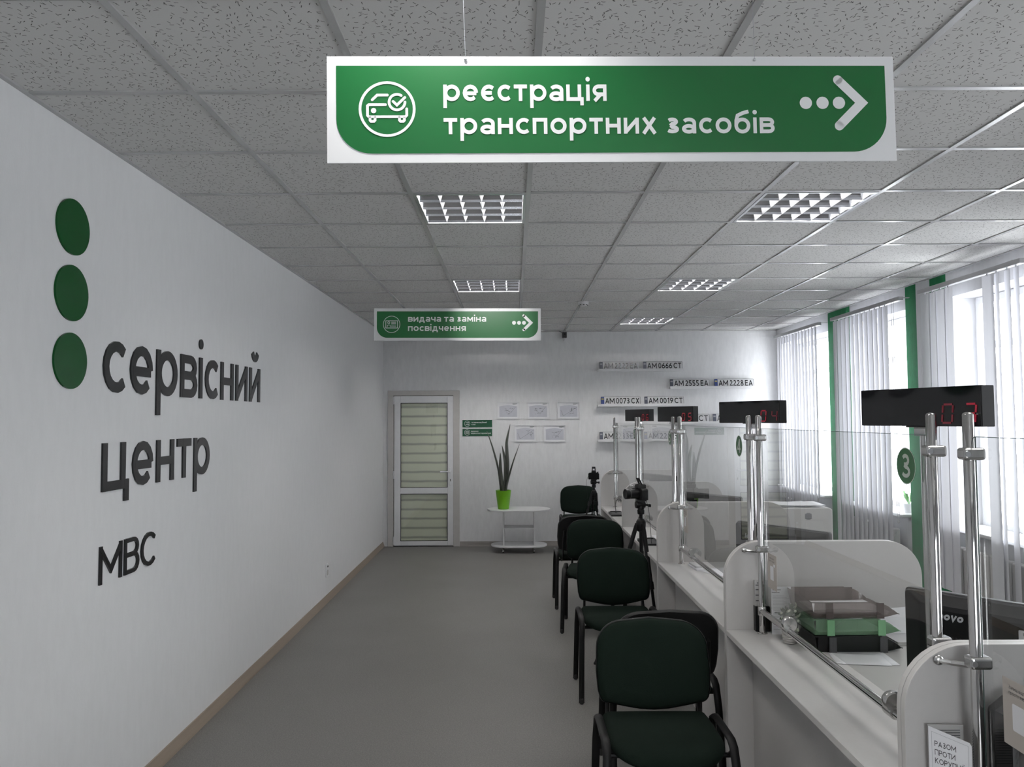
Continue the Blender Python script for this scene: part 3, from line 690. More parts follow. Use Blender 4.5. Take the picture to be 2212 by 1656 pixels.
# ------------------------------------------------------------------ back wall: plaques, frames, shelves, plates
fb = lambda x, z: plane_fn((x, YB, z), (1, 0, 0), (0, 0, 1))
for z, l1, l2, kind, lb in ((1.592, 'екзаменаційний', 'клас', 0, 'upper dark green door plaque, two small lines of white text'), (1.477, 'ведемо', 'відеоспостереження', 1, 'lower dark green plaque with camera pictogram above the snake plant')):
    t = thing('wall_plaque', lb, 'plaque', (-.468, YB, z), 0, 'green plaques beside the door')
    f = plane_fn((0, 0, 0), (1, 0, 0), (0, 0, 1))
    MB().prism(rrect(.389, .095, .002), f, 0, .006).obj('plate', M['plq'], t)
    mb = MB(); x0 = -.074 if kind == 0 else -.080
    text(mb, l1, f, .0125, x0, .008, .22, .198 if kind == 0 else .094, d0=.0068); text(mb, l2, f, .0125, x0, -.018, .22, .052 if kind == 0 else .258, d0=.0068)
    mb.obj('lettering', M['signt'], t)
    mb = MB(); ribbon(mb, arc(-.133, 0, .036, .036, 0, 360, 28)[:-1], True, .0017, f, .0068, None)
    if kind == 0:
        for y in (.012, -.012):
            ribbon(mb, [(-.153, y), (-.128, y)], False, .0035, f, .0068, None); ribbon(mb, [(-.126, y + .008), (-.113, y), (-.126, y - .008)], False, .003, f, .0068, None)
    else:
        ribbon(mb, [(-.153, -.012), (-.153, .012), (-.142, .012), (-.138, .018), (-.127, .018), (-.123, .012), (-.113, .012), (-.113, -.012)], True, .0017, f, .0068, None)
        ribbon(mb, arc(-.133, 0, .008, .008, 0, 360, 16)[:-1], True, .0016, f, .0068, None)
    mb.obj('pictogram', M['signt'], t)
def map_frame(x0, z1, seed, lb):
    w, h = .300, .224
    t = thing('picture_frame', lb, 'framed map', (x0 + w / 2, YB, z1 - h / 2), 0, 'framed route maps on the back wall')
    f = plane_fn((0, 0, 0), (1, 0, 0), (0, 0, 1)); b = .012
    mb = MB()
    for a, c, e, g2 in ((-w / 2, w / 2, h / 2 - b, h / 2), (-w / 2, w / 2, -h / 2, -h / 2 + b), (-w / 2, -w / 2 + b, -h / 2 + b, h / 2 - b), (w / 2 - b, w / 2, -h / 2 + b, h / 2 - b)):
        mb.prism([(a, e), (c, e), (c, g2), (a, g2)], f, 0, .016)
    mb.obj('frame', M['shelf'], t)
    MB().prism(rrect(w - .02, h - .02, 0), f, 0, .004).obj('mount', M['paper'], t)
    rd = random.Random(seed); mb = MB()
    mb.flat([(-.115, -.085), (.118, -.085), (.118, .045)] + [(.118 - .0236 * k, .05 + .018 * math.sin(PI * k / 10)) for k in range(11)] + [(-.115, .03)], f, .0046)
    mb.obj('map_sheet', M['mapp'], t)
    mb = MB(); p = [(.10, .045), (.06, .0), (.04, -.03)] if seed % 2 else [(.11, .04), (.02, -.02), (-.07, -.075), (-.10, .0)]
    ribbon(mb, p, False, .0011, f, .0052, None)
    for k in range(16):
        x, y = rd.uniform(-.02, .075) + (.03 if seed % 2 == 0 else -.02), rd.uniform(-.05, .03); a = rd.uniform(0, PI); l = rd.uniform(.006, .016)
        ribbon(mb, [(x - l * math.cos(a), y - l * .5 * math.sin(a)), (x + l * math.cos(a), y + l * .5 * math.sin(a))], False, rd.uniform(.0008, .0022), f, .0052, None)
    mb.obj('map_lines', M['ink'], t); mb = MB()
    for k in range(3): ribbon(mb, [(.06, .088 - .007 * k), (.118 - .02 * (k == 2), .088 - .007 * k)], False, .0014, f, .0052, None)
    mb.obj('map_title', M['ink'], t)
for x0, z1, sd, lb in ((-.213, 1.877, 1, 'framed route map, left one of the upper row on back wall'), (.181, 1.875, 3, 'framed route map, middle one of the upper row on back wall'), (.580, 1.874, 4, 'framed route map with dark bent line, right one of the upper row'),
                       (.011, 1.577, 6, 'framed route map, left one of the lower row, behind snake plant tips'), (.395, 1.573, 5, 'framed route map, right one of the lower row on back wall')):
    map_frame(x0, z1, sd, lb)
def plate(x0, z0, txt, blue, lb, w=.520, lean=.018):
    h = .112
    t = thing('number_plate', lb, 'number plate', (x0 + w / 2, YB - .052, z0), 0, 'sample number plates on wall shelves')
    f = plane_fn((0, 0, 0), (1, 0, 0), (0, lean / h, 1))
    MB().prism(rrect(w, h, .010, 5, (1, 1, 1, 1), 0, h / 2), f, -.0015, 0).obj('plate', M['platew'], t)
    mb = MB()
    for pts in (rrect(w - .006, h - .006, .009, 5, (1, 1, 1, 1), 0, h / 2),): ribbon(mb, pts, True, .0014, f, .0006, None)
    if txt: text(mb, txt, f, .0535, -w / 2 + .058, .019, .24, w - .075, d0=.0008, space=.32)
    mb.obj('characters', M['wblack'], t)
    MB().flat([(-w / 2 + .003, .003), (-w / 2 + .046, .003), (-w / 2 + .046, h - .003), (-w / 2 + .003, h - .003)], f, .0004).obj('country_band', M['plateb'] if blue else M['plateg'], t)
    mb = MB(); mb.flat([(-w / 2 + .010, .070), (-w / 2 + .039, .070), (-w / 2 + .039, .088), (-w / 2 + .010, .088)], f, .0010); mb.obj('flag', M['yel'] if blue else M['inkl'], t)
def wshelf(x0, x1, z, lb):
    t = thing('wall_shelf', lb, 'shelf', ((x0 + x1) / 2, YB, z), 0, 'narrow white plate shelves'); w = (x1 - x0) / 2
    MB().box(-w, w, -.085, 0, -.018, 0).obj('ledge', M['shelf'], t, bevel=.002)
    MB().box(-w, w, -.088, -.083, -.020, .014).obj('front_lip', M['shelf'], t, bevel=.001)
    MB().box(-w, w, -.008, 0, 0, .05).obj('back_strip', M['shelf'], t, bevel=.001)
SH = [(1.115, 2.235, 2.284, 'top narrow white shelf holding two number plates'), (2.052, 3.165, 2.052, 'second shelf from top, set to the right beside the blinds'), (1.105, 2.235, 1.826, 'third shelf from top, directly under the highest shelf'),
      (2.052, 3.165, 1.594, 'fourth shelf, partly hidden behind the red digit displays'), (1.105, 2.235, 1.366, 'lowest white shelf, seen through the counter glass')]
for s in SH: wshelf(*s)
PL = [(1.136, 2.284, 'AM 2222 EA', 0, 'number plate AM 2222 EA on the top shelf'), (1.708, 2.284, 'AM 0666 CT', 0, 'number plate AM 0666 CT on the top shelf'),
      (2.056, 2.052, 'AM 2555 EA', 0, 'number plate AM 2555 EA on the second shelf'), (2.638, 2.052, 'AM 2228 EA', 1, 'number plate AM 2228 EA beside the blinds'),
      (1.150, 1.826, 'AM 0073 CX', 1, 'number plate AM 0073 CX with blue band'), (1.718, 1.826, 'AM 0019 CT', 0, 'number plate AM 0019 CT on the third shelf'),
      (2.050, 1.594, '', 0, 'number plate ending CT, half hidden behind display 05'), (2.610, 1.594, 'AM', 0, 'number plate mostly hidden behind display 04'),
      (1.128, 1.366, 'AM 2233 EA', 0, 'number plate AM 2233 EA on the lowest shelf'), (1.708, 1.366, 'AM 2211 EA', 1, 'number plate AM 2211 EA on the lowest shelf')]
for x, z, tx, bl, lb in PL:
    if tx == '':
        plate(x, z, '', bl, lb)
        o = [q for q in COL.objects if q.get('label') == lb][0]; ff = plane_fn((0, 0, 0), (1, 0, 0), (0, .018 / .112, 1))
        mb = MB(); text(mb, 'CT', ff, .0535, .260 - .142, .019, .20, .120, d0=.0008); mb.obj('characters', M['wblack'], o)
    elif tx == 'AM':
        plate(x, z, '', bl, lb); o = [q for q in COL.objects if q.get('label') == lb][0]; ff = plane_fn((0, 0, 0), (1, 0, 0), (0, .018 / .112, 1))
        mb = MB(); text(mb, 'AM', ff, .0535, -.202, .019, .20, .125, d0=.0008); mb.obj('characters', M['wblack'], o)
    else: plate(x, z, tx, bl, lb)
# security camera and smoke detector
t = thing('security_camera', 'tiny grey security camera with loose cable at top of back wall', 'camera', (.680, YB, 2.745))
MB().box(-.030, .030, -.11, -.05, -.038, .038).obj('body', M['grey'], t, bevel=.006)
MB().lathe([(.012, 0), (.012, .012), (.005, .014)], (.002, -.11, .006), 14, axis=(0, -1, 0)).obj('lens', M['black'], t, smooth=True)
MB().tube([(0, -.07, -.036), (0, -.05, -.06), (0, 0, -.066)], .008, 8).obj('bracket', M['pvc'], t, smooth=True)
MB().tube([(-.028, -.06, .03), (-.05, -.055, .045), (-.065, -.05, .052), (-.068, -.045, .057)], .004, 6).obj('cable', M['grey'], t, smooth=True)
t = thing('smoke_detector', 'round white smoke detector on ceiling near the back wall', 'smoke detector', (.70, 7.42, CE))
MB().lathe([(.0, -.042), (.030, -.042), (.038, -.034), (.050, -.026), (.052, -.004), (.056, -.002), (.056, 0)], (0, 0, 0), 24).obj('housing', M['shelf'], t, smooth=True)
mb = MB()
for a in range(8):
    q = a * PI / 4; mb.box(-.008, .008, -.0455, -.037, -.036, -.028, Matrix.Rotation(q, 4, 'Z'))
mb.obj('vent_slots', M['black'], t)

# ------------------------------------------------------------------ trolley table and snake plant
t = thing('trolley_table', 'white oval trolley table with castors under the snake plant', 'table', (.068, 9.55, 0))
def stad(w, h, n=10):
    r = h / 2; return [(w / 2 - r + r * math.cos(R(a)), r * math.sin(R(a))) for a in [-90 + 180 * i / n for i in range(n + 1)]] + [(-w / 2 + r + r * math.cos(R(a)), r * math.sin(R(a))) for a in [90 + 180 * i / n for i in range(n + 1)]]
FZ = lambda u, v, d=0.0: Vector((u, v, d))
MB().prism(stad(.79, .46, 14), FZ, .510, .530).obj('tabletop', M['shelf'], t, bevel=.003)
MB().prism(stad(.70, .40, 14), FZ, .072, .092).obj('lower_shelf', M['shelf'], t, bevel=.003)
for x in (-.19, .19): MB().box(x - .009, x + .009, -.15, .15, .092, .510).obj('side_panel', M['shelf'], t, bevel=.001)
MB().box(-.181, .181, -.13, .13, .290, .308).obj('middle_shelf', M['shelf'], t, bevel=.001)
for x in (-.20, .18):
    for y in (-.13, .13):
        mb = MB(); mb.lathe([(.006, -.010), (.022, -.009), (.024, 0), (.022, .009), (.006, .010)], (x, y, .024), 14, axis=(1, .3, 0)); mb.tube([(x, y, .072), (x, y + .010, .045), (x, y, .024)], .006, 6)
        mb.obj('castor', M['chrome2'], t, smooth=True)
px, py, pz = -.125, 9.52, .530
t = thing('potted_snake_plant', 'tall dark snake plant in lime green pot on the trolley table', 'plant', (px, py, pz))
MB().lathe([(.0, .0), (.066, .0), (.070, .01), (.097, .228), (.098, .232), (.092, .232), (.088, .215), (0, .210)], (0, 0, 0), 32).obj('pot', M['pot'], t, smooth=True)
MB().lathe([(0, .218), (.05, .217), (.088, .212)], (0, 0, 0), 20).obj('soil', M['soil'], t)
def leaf(pts, wid, twist):
    pts = [Vector(p) for p in pts]
    def cr(s):
        n = len(pts) - 1; x = s * n; i = min(int(x), n - 1); q = x - i
        p = [pts[max(i - 1, 0)], pts[i], pts[i + 1], pts[min(i + 2, n)]]
        return .5 * (2 * p[1] + (p[2] - p[0]) * q + (2 * p[0] - 5 * p[1] + 4 * p[2] - p[3]) * q * q + (3 * p[1] - 3 * p[2] + p[3] - p[0]) * q ** 3)
    def fn(s, v):
        c = cr(s); w = wid * (.55 + .45 * math.sin(PI * min(1, s * .9 + .1))) * min(1, (1 - s) * 4.5) ** .7
        a = twist * s + .3; e = (v - .5) * 2
        return c + Vector((math.cos(a) * w * e, math.sin(a) * w * e + .012 * e * e, 0))
    return MB().grid(fn, 16, 4)
for pts, w, tw in (([(-.03, 0, .21), (-.06, 0, .48), (-.12, .01, .72), (-.175, .01, .89), (-.205, .02, .97)], .020, 1.2),
                   ([(.03, .02, .21), (.055, .02, .50), (.045, .02, .74), (.048, .02, .86), (.090, .02, 1.055)], .030, .4),
                   ([(.025, -.01, .21), (.07, -.01, .40), (.13, -.01, .60), (.205, 0, .805)], .020, 1.0),
                   ([(.005, 0, .21), (.025, 0, .40), (.022, .0, .60), (-.015, 0, .79)], .032, .5),
                   ([(-.005, -.02, .21), (-.025, -.02, .38), (-.035, -.02, .52), (-.035, -.02, .70)], .030, .2)):
    leaf(pts, w * .72, tw).obj('leaf', M['leaf'], t, smooth=True, solid=.004)

# ------------------------------------------------------------------ vertical blinds, radiators, window sill plant
def blind(y0, y1, slats, lb, cord):
    t = thing('vertical_blind', lb, 'blind', (3.35, (y0 + y1) / 2, 2.672)); c = (y0 + y1) / 2
    mb = MB(); mb.box(-.022, .022, y0 - c, y1 - c, -.016, .018)
    for y in (y0 - c + .1, y1 - c - .1): mb.box(-.010, .125, y - .012, y + .012, .018, .024)
    mb.obj('head_rail', M['rail'], t, bevel=.004)
    rd = random.Random(int(y0 * 100)); first = None
    for y, a in slats:
        if first is None:
            mb = MB(); w = .0635
            mb.grid(lambda u, v: (.006 * (1 - (2 * u - 1) ** 2) + .010 * math.sin(2.2 * v) * 0, -w + 2 * w * u, -.026 - 2.33 * v), 4, 6)
            mb.box(-.004, .004, -.006, .006, -.03, -.012)
            first = mb.obj('slat', M['blind'], t, smooth=True); s = first
        else:
            s = first.copy(); COL.objects.link(s); s.parent = t
        s.location = (0, y - c, 0); s.rotation_euler = (R(rd.uniform(-.25, .25)), 0, -R(a))
    if cord:
        mb = MB()
        for dy in (0, .035):
            mb.tube([(-.02, cord + dy - c, -.01), (-.02, cord + dy - c, -1.9)], .0016, 6)
            for k in range(60): mb.ball((-.02, cord + dy - c, -.03 - k * .031), .0032, 6, 4)
        mb.ball((-.02, cord + .017 - c, -1.92), .012, 8, 6, (1, 1, 1.8)); mb.obj('control_chain', M['rail'], t)
    return t
rd = random.Random(3)
blind(8.224, 9.62, [(9.52 - .098 * k, 8 + rd.uniform(-3, 4)) for k in range(13)], 'farthest vertical blind, in the corner by the number plates', 8.29)
blind(6.488, 7.90, [(7.83 - .096 * k, 6.5 + rd.uniform(-3, 3)) for k in range(12)], 'middle vertical blind between the two green bands', 6.58)
blind(4.926, 6.189, [(6.11, -2), (6.0, 8), (5.89, 0), (5.78, 4), (5.30, 0), (5.20, 21), (5.087, 18), (4.995, 20)], 'nearest vertical blind with most slats drawn aside', None)
for (a, b), lb in zip(WIN[:3], ('white ribbed radiator under the nearest window', 'white ribbed radiator under the middle window', 'white ribbed radiator under the farthest window')):
    L = b - a - .16; n = int(L / .08)
    t = thing('radiator', lb, 'radiator', (3.412, (a + b) / 2, .12))
    y0 = -n * .04
    mb = MB()
    for k in range(n): mb.box(-.030, .030, y0 + k * .08 + .008, y0 + k * .08 + .072, 0, .54)
    mb.obj('sections', M['radi'], t, bevel=.012)
    mb = MB(); mb.tube([(0, y0, .04), (0, -y0, .04)], .014, 8); mb.tube([(0, y0, .50), (0, -y0, .50)], .014, 8); mb.obj('header_pipes', M['radi'], t, smooth=True)
    mb = MB(); mb.box(.02, .060, y0 + .1, y0 + .13, .40, .44); mb.box(.02, .060, -y0 - .13, -y0 - .1, .40, .44); mb.obj('wall_bracket', M['radi'], t)
    mb = MB()
    for y in (y0 + .04, -y0 - .04): mb.tube([(0, y, .03), (0, y, -.12)], .010, 8)
    mb.obj('riser_pipe', M['radi'], t)
t = thing('sill_plant', 'tiny green potted plant on the middle window sill', 'plant', (3.53, 6.80, WZ0 + .024))
MB().lathe([(0, 0), (.035, 0), (.048, .08), (.043, .08), (.040, .07), (0, .07)], (0, 0, 0), 18).obj('pot', M['shelf'], t, smooth=True)
mb = MB(); rd = random.Random(5)
for k in range(16):
    a = rd.uniform(0, 2 * PI); l = rd.uniform(.06, .13); w = .012
    dx, dy = math.cos(a), math.sin(a)
    mb.add([(0, 0, .07), (dx * l * .5 - dy * w, dy * l * .5 + dx * w, .07 + l * .9), (dx * l, dy * l, .07 + l), (dx * l * .5 + dy * w, dy * l * .5 - dx * w, .07 + l * .9)], [(0, 1, 2, 3)])
mb.obj('foliage', M['lf2'], t)

# ------------------------------------------------------------------ service counters
PY = [1.79, 3.27, 4.80, 6.335, 7.85]; PT = .038
BY = [1.733, 3.215, 4.735, 6.268, 7.777]; AY = [1.887, 3.347, 4.926, 6.397]
XF, XB, XP, XG, ZT = .905, 1.745, 1.04, 1.052, .75
def divider(y, lb, xb=XB):
    t = thing('desk_divider', lb, 'divider', (XF, y, 0), 0, 'rounded dividers between the counter places')
    w = xb - XF; Hh = 1.122
    for k in range(2):
        mb = MB(); poly = [(0, 0), (w, 0)] + [(w - .15 + .15 * math.cos(R(a)), Hh - .15 + .15 * math.sin(R(a))) for a in range(0, 91, 9)] + [(.15 - .15 * math.cos(R(90 - a)), Hh - .15 + .15 * math.sin(R(90 - a))) for a in range(0, 91, 9)]
        mb.prism(poly, lambda u, v, d: Vector((u, d, v)), k * .0195, k * .0195 + .0185)
        for i in range(2, len(mb.f)): mb.mi[i] = 1
        mb.obj('board', [M['lam2'], M['edge']], t, bevel=.0015)
    return t
for y, lb in zip(PY, ('nearest rounded desk divider, holding the leaflet, cut by frame edge', 'rounded desk divider behind the letter trays', 'rounded desk divider in the middle of the counter, below display 05',
                      'rounded desk divider behind the camera tripod', 'farthest rounded desk divider at the end of the counter')): divider(y, lb)
DSK = [(.25, PY[0]), (PY[0] + PT, PY[1]), (PY[1] + PT, PY[2]), (PY[2] + PT, PY[3]), (PY[3] + PT, PY[4])]
for (a, b), lb in zip(DSK, ('nearest counter desk, carrying the black office machine', 'counter desk with the letter trays', 'counter desk with paper sheets between the second and third divider', 'counter desk with black signature pad next to the tripod', 'farthest counter desk with black signature pad and curled cable')):
    t = thing('counter_desk', lb, 'desk', ((XF + XB) / 2, (a + b) / 2, 0), 0, 'counter desks in a row'); cx, cy = (XF + XB) / 2, (a + b) / 2; e = .001
    mb = MB(); mb.box(XF - cx, XB - cx, a - cy + e, b - cy - e, ZT - .022, ZT)
    mb.obj('worktop', M['lam'], t, bevel=.002)
    MB().box(1.012 - cx, 1.030 - cx, a - cy + e, b - cy - e, .03, ZT - .022).obj('front_panel', M['lam2'], t)
    MB().box(XF - cx - .0012, XF - cx, a - cy + e, b - cy - e, ZT - .0215, ZT - .0005).obj('edge_band', M['edge'], t)
    mb = MB()
    for y in (a - cy + .05, b - cy - .05): mb.lathe([(.012, 0), (.022, 0), (.022, .004), (.010, .006), (.010, .03)], (1.021 - cx, y, 0), 12)
    mb.obj('levelling_foot', M['chrome2'], t)

FXm = lambda y, z, x=XG - .001: plane_fn((x, y, z), (0, -1, 0), (0, 0, 1))
def post(par, y, o, arm=None, low=True):
    x = XP - o.x; yy = y - o.y
    mb = MB(); r = .0125; top = 1.662
    mb.lathe([(r, ZT), (r, top - .006), (r * .8, top - .002), (r * .4, top), (0, top + .0005)], (x, yy, 0), 20)
    p = mb.obj('post', M['chrome'], par, smooth=True)
    MB().lathe([(.021, ZT), (.021, ZT + .003), (.018, ZT + .006), (.0135, ZT + .008)], (x, yy, 0), 20).obj('base_flange', M['chrome'], p, smooth=True)
    for z in ([1.567, 1.100] if low else [1.567]):
        mb = MB(); mb.box(x - .020, x + .030, yy - .0175, yy + .0175, z - .0140, z + .0140); c = mb.obj('glass_clamp', M['chrome2'], p, bevel=.007, seg=3)
        MB().lathe([(.0, 0), (.0065, 0), (.0065, .002), (0, .002)], (x - .013, yy - .0175, z), 12, axis=(0, -1, 0)).obj('clamp_screw', M['steel'], c)
    if arm is not None:
        mb = MB(); z = 1.088; mb.tube([(x - .005, yy + .012, z), (x - .03, arm - o.y - .012, z - .004), (x - .055, arm - o.y - .006, z)], .0065, 8); mb.ball((x - .055, arm - o.y - .006, z), .012, 10, 6, (1, .5, 1))
        mb.obj('divider_bracket', M['chrome2'], p, smooth=True)
    return p
def screen(y0, y1, lb, posts, rail, num=None, ny=None, glass_y=None):
    o = Vector((XP, (y0 + y1) / 2, ZT)); t = thing('glass_screen', lb, 'counter screen', o, 0, 'glass counter screens')
    o = o.copy(); o.z = 0
    inv = Vector((0, 0, -ZT))
    g0, g1 = glass_y; zb, zt = .872, 1.605; xg = XG - o.x
    class Sub: pass
    def fix(ob): ob.location = inv; return ob
    pn = fix(MB().add([(xg, g0 - o.y, zb), (xg, g1 - o.y, zb), (xg, g1 - o.y, zt), (xg, g0 - o.y, zt)], [(0, 1, 2, 3)]).obj('pane', M['glass'], t))
    ed = MB(); q = .0025
    ed.box(xg - q, xg + q, g0 - o.y, g1 - o.y, zt, zt + .0016)
    ed.box(xg - q, xg + q, g0 - o.y - .0016, g0 - o.y, zb, zt); ed.box(xg - q, xg + q, g1 - o.y, g1 - o.y + .0016, zb, zt)
    ed.obj('pane_edge', M['glassedge'], pn)
    for y, arm in posts: fix(post(t, y, o, arm))
    if rail:
        a, b = rail
        r = fix(MB().tube([(0, a - o.y, .843), (0, b - o.y, .843)], .0125, 16).obj('rail', M['chrome'], t, smooth=True))
        for y in (a, b):
            MB().lathe([(.0155, -.018), (.017, -.016), (.017, .016), (.0155, .018)], (0, y - o.y, .843), 16, axis=(0, 0, 1)).obj('rail_socket', M['chrome2'], r, smooth=True)
        for y in (a + .24, b - .30):
            mb = MB(); mb.lathe([(0, -.016), (.026, -.014), (.029, -.008), (.029, .008), (.026, .014), (0, .016)], (.004, y - o.y, .868), 22, axis=(0, 1, 0)); mb.lathe([(.0165, -.022), (.0165, .022)], (0, y - o.y, .843), 16, axis=(0, 1, 0))
            mb.obj('rail_clamp', M['chrome2'], r, smooth=True)
    if num:
        f = plane_fn((xg - .0012, ny - o.y, 1.521), (0, -1, 0), (0, 0, 1))
        mb = MB(); disc(mb, 0, 0, .047, f, 0, None, 36); s = fix(mb.obj('number_sticker', M['stkg'], t))
        mb = MB(); xh = .046; wd = glyph(num, .22)[2] * xh; text(mb, num, f, xh, -wd / 2, -.0322, .22, d0=.0006); mb.obj('number', M['stkw'], s)
        ring = MB(); ribbon(ring, arc(0, 0, .0478, .0478, 0, 360, 36)[:-1], True, .0012, f, .0002, None); ring.obj('sticker_rim', M['stkw'], s)
    return t
screen(.35, BY[0], 'nearest clear glass screen with the beige review card stuck on it', [(BY[0], PY[0])], None, None, None, (.40, BY[0] - .004))
screen(AY[0], BY[1], 'glass screen with green number 3 sticker', [(AY[0], None), (BY[1], PY[1])], (AY[0], BY[1]), '3', 2.034, (AY[0] + .004, BY[1] - .004))
screen(AY[1], BY[2], 'glass screen with green number 4 sticker', [(AY[1], None), (BY[2], PY[2])], (AY[1], BY[2]), '4', 3.53, (AY[1] + .004, BY[2] - .004))
screen(AY[2], BY[3], 'glass screen with number 5 sticker', [(AY[2], None), (BY[3], PY[3])], (AY[2], BY[3]), '5', 5.086, (AY[2] + .004, BY[3] - .004))
screen(AY[3], BY[4], 'farthest glass screen with number 6 sticker, by the end divider', [(AY[3], None), (BY[4], PY[4])], (AY[3], BY[4]), '6', 6.573, (AY[3] + .004, BY[4] - .004))

# queue displays on their own thin posts
SEG = {'0': 'abcdef', '3': 'abcdg', '4': 'bcfg', '5': 'acdfg', '6': 'acdefg'}
def seg7(mb, ch, cx, cy, w, h, t, f):
    P = {'a': ((-w, h), (w, h)), 'g': ((-w, 0), (w, 0)), 'd': ((-w, -h), (w, -h)), 'f': ((-w, 0), (-w, h)), 'b': ((w, 0), (w, h)), 'e': ((-w, -h), (-w, 0)), 'c': ((w, -h), (w, 0))}
    for s in SEG[ch]:
        (ax, ay), (bx, by) = P[s]; k = .0024; dx, dy = (k, 0) if ay == by else (0, k); sh = .10
        ribbon(mb, [(cx + ax + dx + sh * (ay + dy), cy + ay + dy), (cx + bx - dx + sh * (by - dy), cy + by - dy)], False, t, f, .0008, None)
def display(c, ang, num, lb):
    t = thing('queue_display', lb, 'digital display', (c[0], c[1], ZT), R(ang), 'red digit queue displays'); z0 = 1.627 - ZT; L, Hh, T = .376, .102, .046
    MB().box(-L / 2, L / 2, -T / 2 + .002, T / 2, z0, z0 + Hh).obj('housing', M['blackm'], t, bevel=.002)
    MB().box(-L / 2 + .001, L / 2 - .001, -T / 2 - .001, -T / 2 + .003, z0 + .001, z0 + Hh - .001).obj('front_window', M['blackg'], t)
    f = lambda u, v, d=0.0: Vector((u, -T / 2 - .0015 - d, v + z0 + Hh * .32))
    mb = MB(); seg7(mb, num[0], .096, 0, .0145, .0235, .0026, f); o = mb.obj('digit', M['leddim'] if num in ('03',) else M['led'], t)
    mb = MB(); seg7(mb, num[1], .160, 0, .0145, .0235, .0026, f); mb.obj('digit', M['led'] if num != '04' else M['leddim'], t)
    MB().lathe([(.0, 0), (.03, 0), (.03, .004), (.0115, .008), (.0115, z0 - .012)], (.0, .004, 0), 18).obj('stand_post', M['chrome'], t, smooth=True)
    mb = MB(); mb.box(-.045, .03, -.014, .018, z0 - .004, z0); mb.box(-.02, .016, -.012, .018, z0 - .026, z0 - .004); mb.obj('mount_bracket', M['chrome2'], t, bevel=.003)
display((1.098, 2.03), -70, '03', 'largest, nearest black queue display showing red 03')
display((1.112, 3.53), -62, '04', 'black queue display showing red 04, second from the front')
display((1.105, 5.09), -64.5, '05', 'black queue display showing red 05, third from the front')
display((1.100, 6.60), -66, '06', 'smallest, farthest black queue display showing red 06')

# all-in-one computers seen from the back
def aio(c, ang, lb, zt=1.142):
    t = thing('desktop_computer', lb, 'computer', (c[0], c[1], ZT), R(ang), 'black all-in-one computers seen from behind')
    W, z1 = .50, zt - ZT; z0 = z1 - .325; tl = Matrix.Translation((0, 0, 0)) @ Matrix.Rotation(R(-6), 4, 'X')
    MB().prism(rrect(W, .325, .012, 4, (1, 1, 1, 1), 0, (z0 + z1) / 2), lambda u, v, d: Vector((u, -d, v)), -.012, .010).obj('screen_bezel', M['grey'], t, bevel=.003)
    mb = MB(); sec = [(1.0, .010), (1.0, .018), (.985, .026), (.80, .046), (.70, .050)]
    ol = rrect(W - .006, .318, .012, 4)
    vs = [Vector((u * (s if i < 3 else s), -d, (z0 + z1) / 2 + .028 * (1 - s) + v * (s if i < 3 else s * .98))) for i, (s, d) in enumerate(sec) for u, v in ol]
    n = len(ol); fs = [(i * n + j, i * n + (j + 1) % n, (i + 1) * n + (j + 1) % n, (i + 1) * n + j) for i in range(len(sec) - 1) for j in range(n)] + [tuple(range((len(sec) - 1) * n, len(sec) * n))]
    mb.add(vs, fs); mb.obj('back_cover', M['black'], t, smooth=False)
    MB().box(-W / 2 + .01, W / 2 - .01, .0122, .013, z0 + .03, z1 - .012).obj('screen', M['blackg'], t)
    mb = MB()
    for k in range(22): mb.box(-.11 + k * .01, -.106 + k * .01, -.0515, -.049, z0 + .17, z0 + .21)
    mb.obj('vent_slots', M['rubber'], t)
    f = lambda u, v, d=0.0: Vector((u, -.0505 - d, v))
    mb = MB(); text(mb, 'lenovo', f, .0165, -.172, z1 - .070, .34, .092, d0=.0004, d1=None, shear=.22, gap=.13); mb.obj('logo_lettering', M['lenovo'], t)
    s = MB().prism(rrect(.060, .038, .003, 3, (1, 1, 1, 1), .085, z1 - .080), f, 0, .0006).obj('inventory_label', M['paper'], t)
    MB().flat([(.065, z1 - .075), (.105, z1 - .075), (.105, z1 - .067), (.065, z1 - .067)], f, .001).obj('barcode', M['barcode'], s)
    for k, m in enumerate(('paper', 'paperg', 'plateb')):
        MB().prism(rrect(.018, .018, .002, 2, (1, 1, 1, 1), .131 + .022 * k, z1 - .088 - .001 * k), f, 0, .0005).obj('badge', M[m], t)
    mb = MB(); mb.prism([(-.06, 0), (.06, 0), (.05, z0 + .12), (-.05, z0 + .12)], lambda u, v, d: Vector((u, -d - .02, v)), 0, .02); mb.obj('stand_neck', M['black'], t)
    MB().prism(rrect(.24, .17, .02, 4), FZ, .0005, .012).obj('stand_base', M['black'], t, bevel=.003)
aio((1.352, 2.130), -49, 'black all-in-one computer behind display 03 post, largest in view')
aio((1.262, 3.590), -54.5, 'black all-in-one computer beyond the letter trays, four small stickers visible')
aio((1.322, 5.115), -52.8, 'black all-in-one computer left of the white printer')
aio((1.323, 6.900), -62, 'farthest black all-in-one computer, behind the number 5 glass')

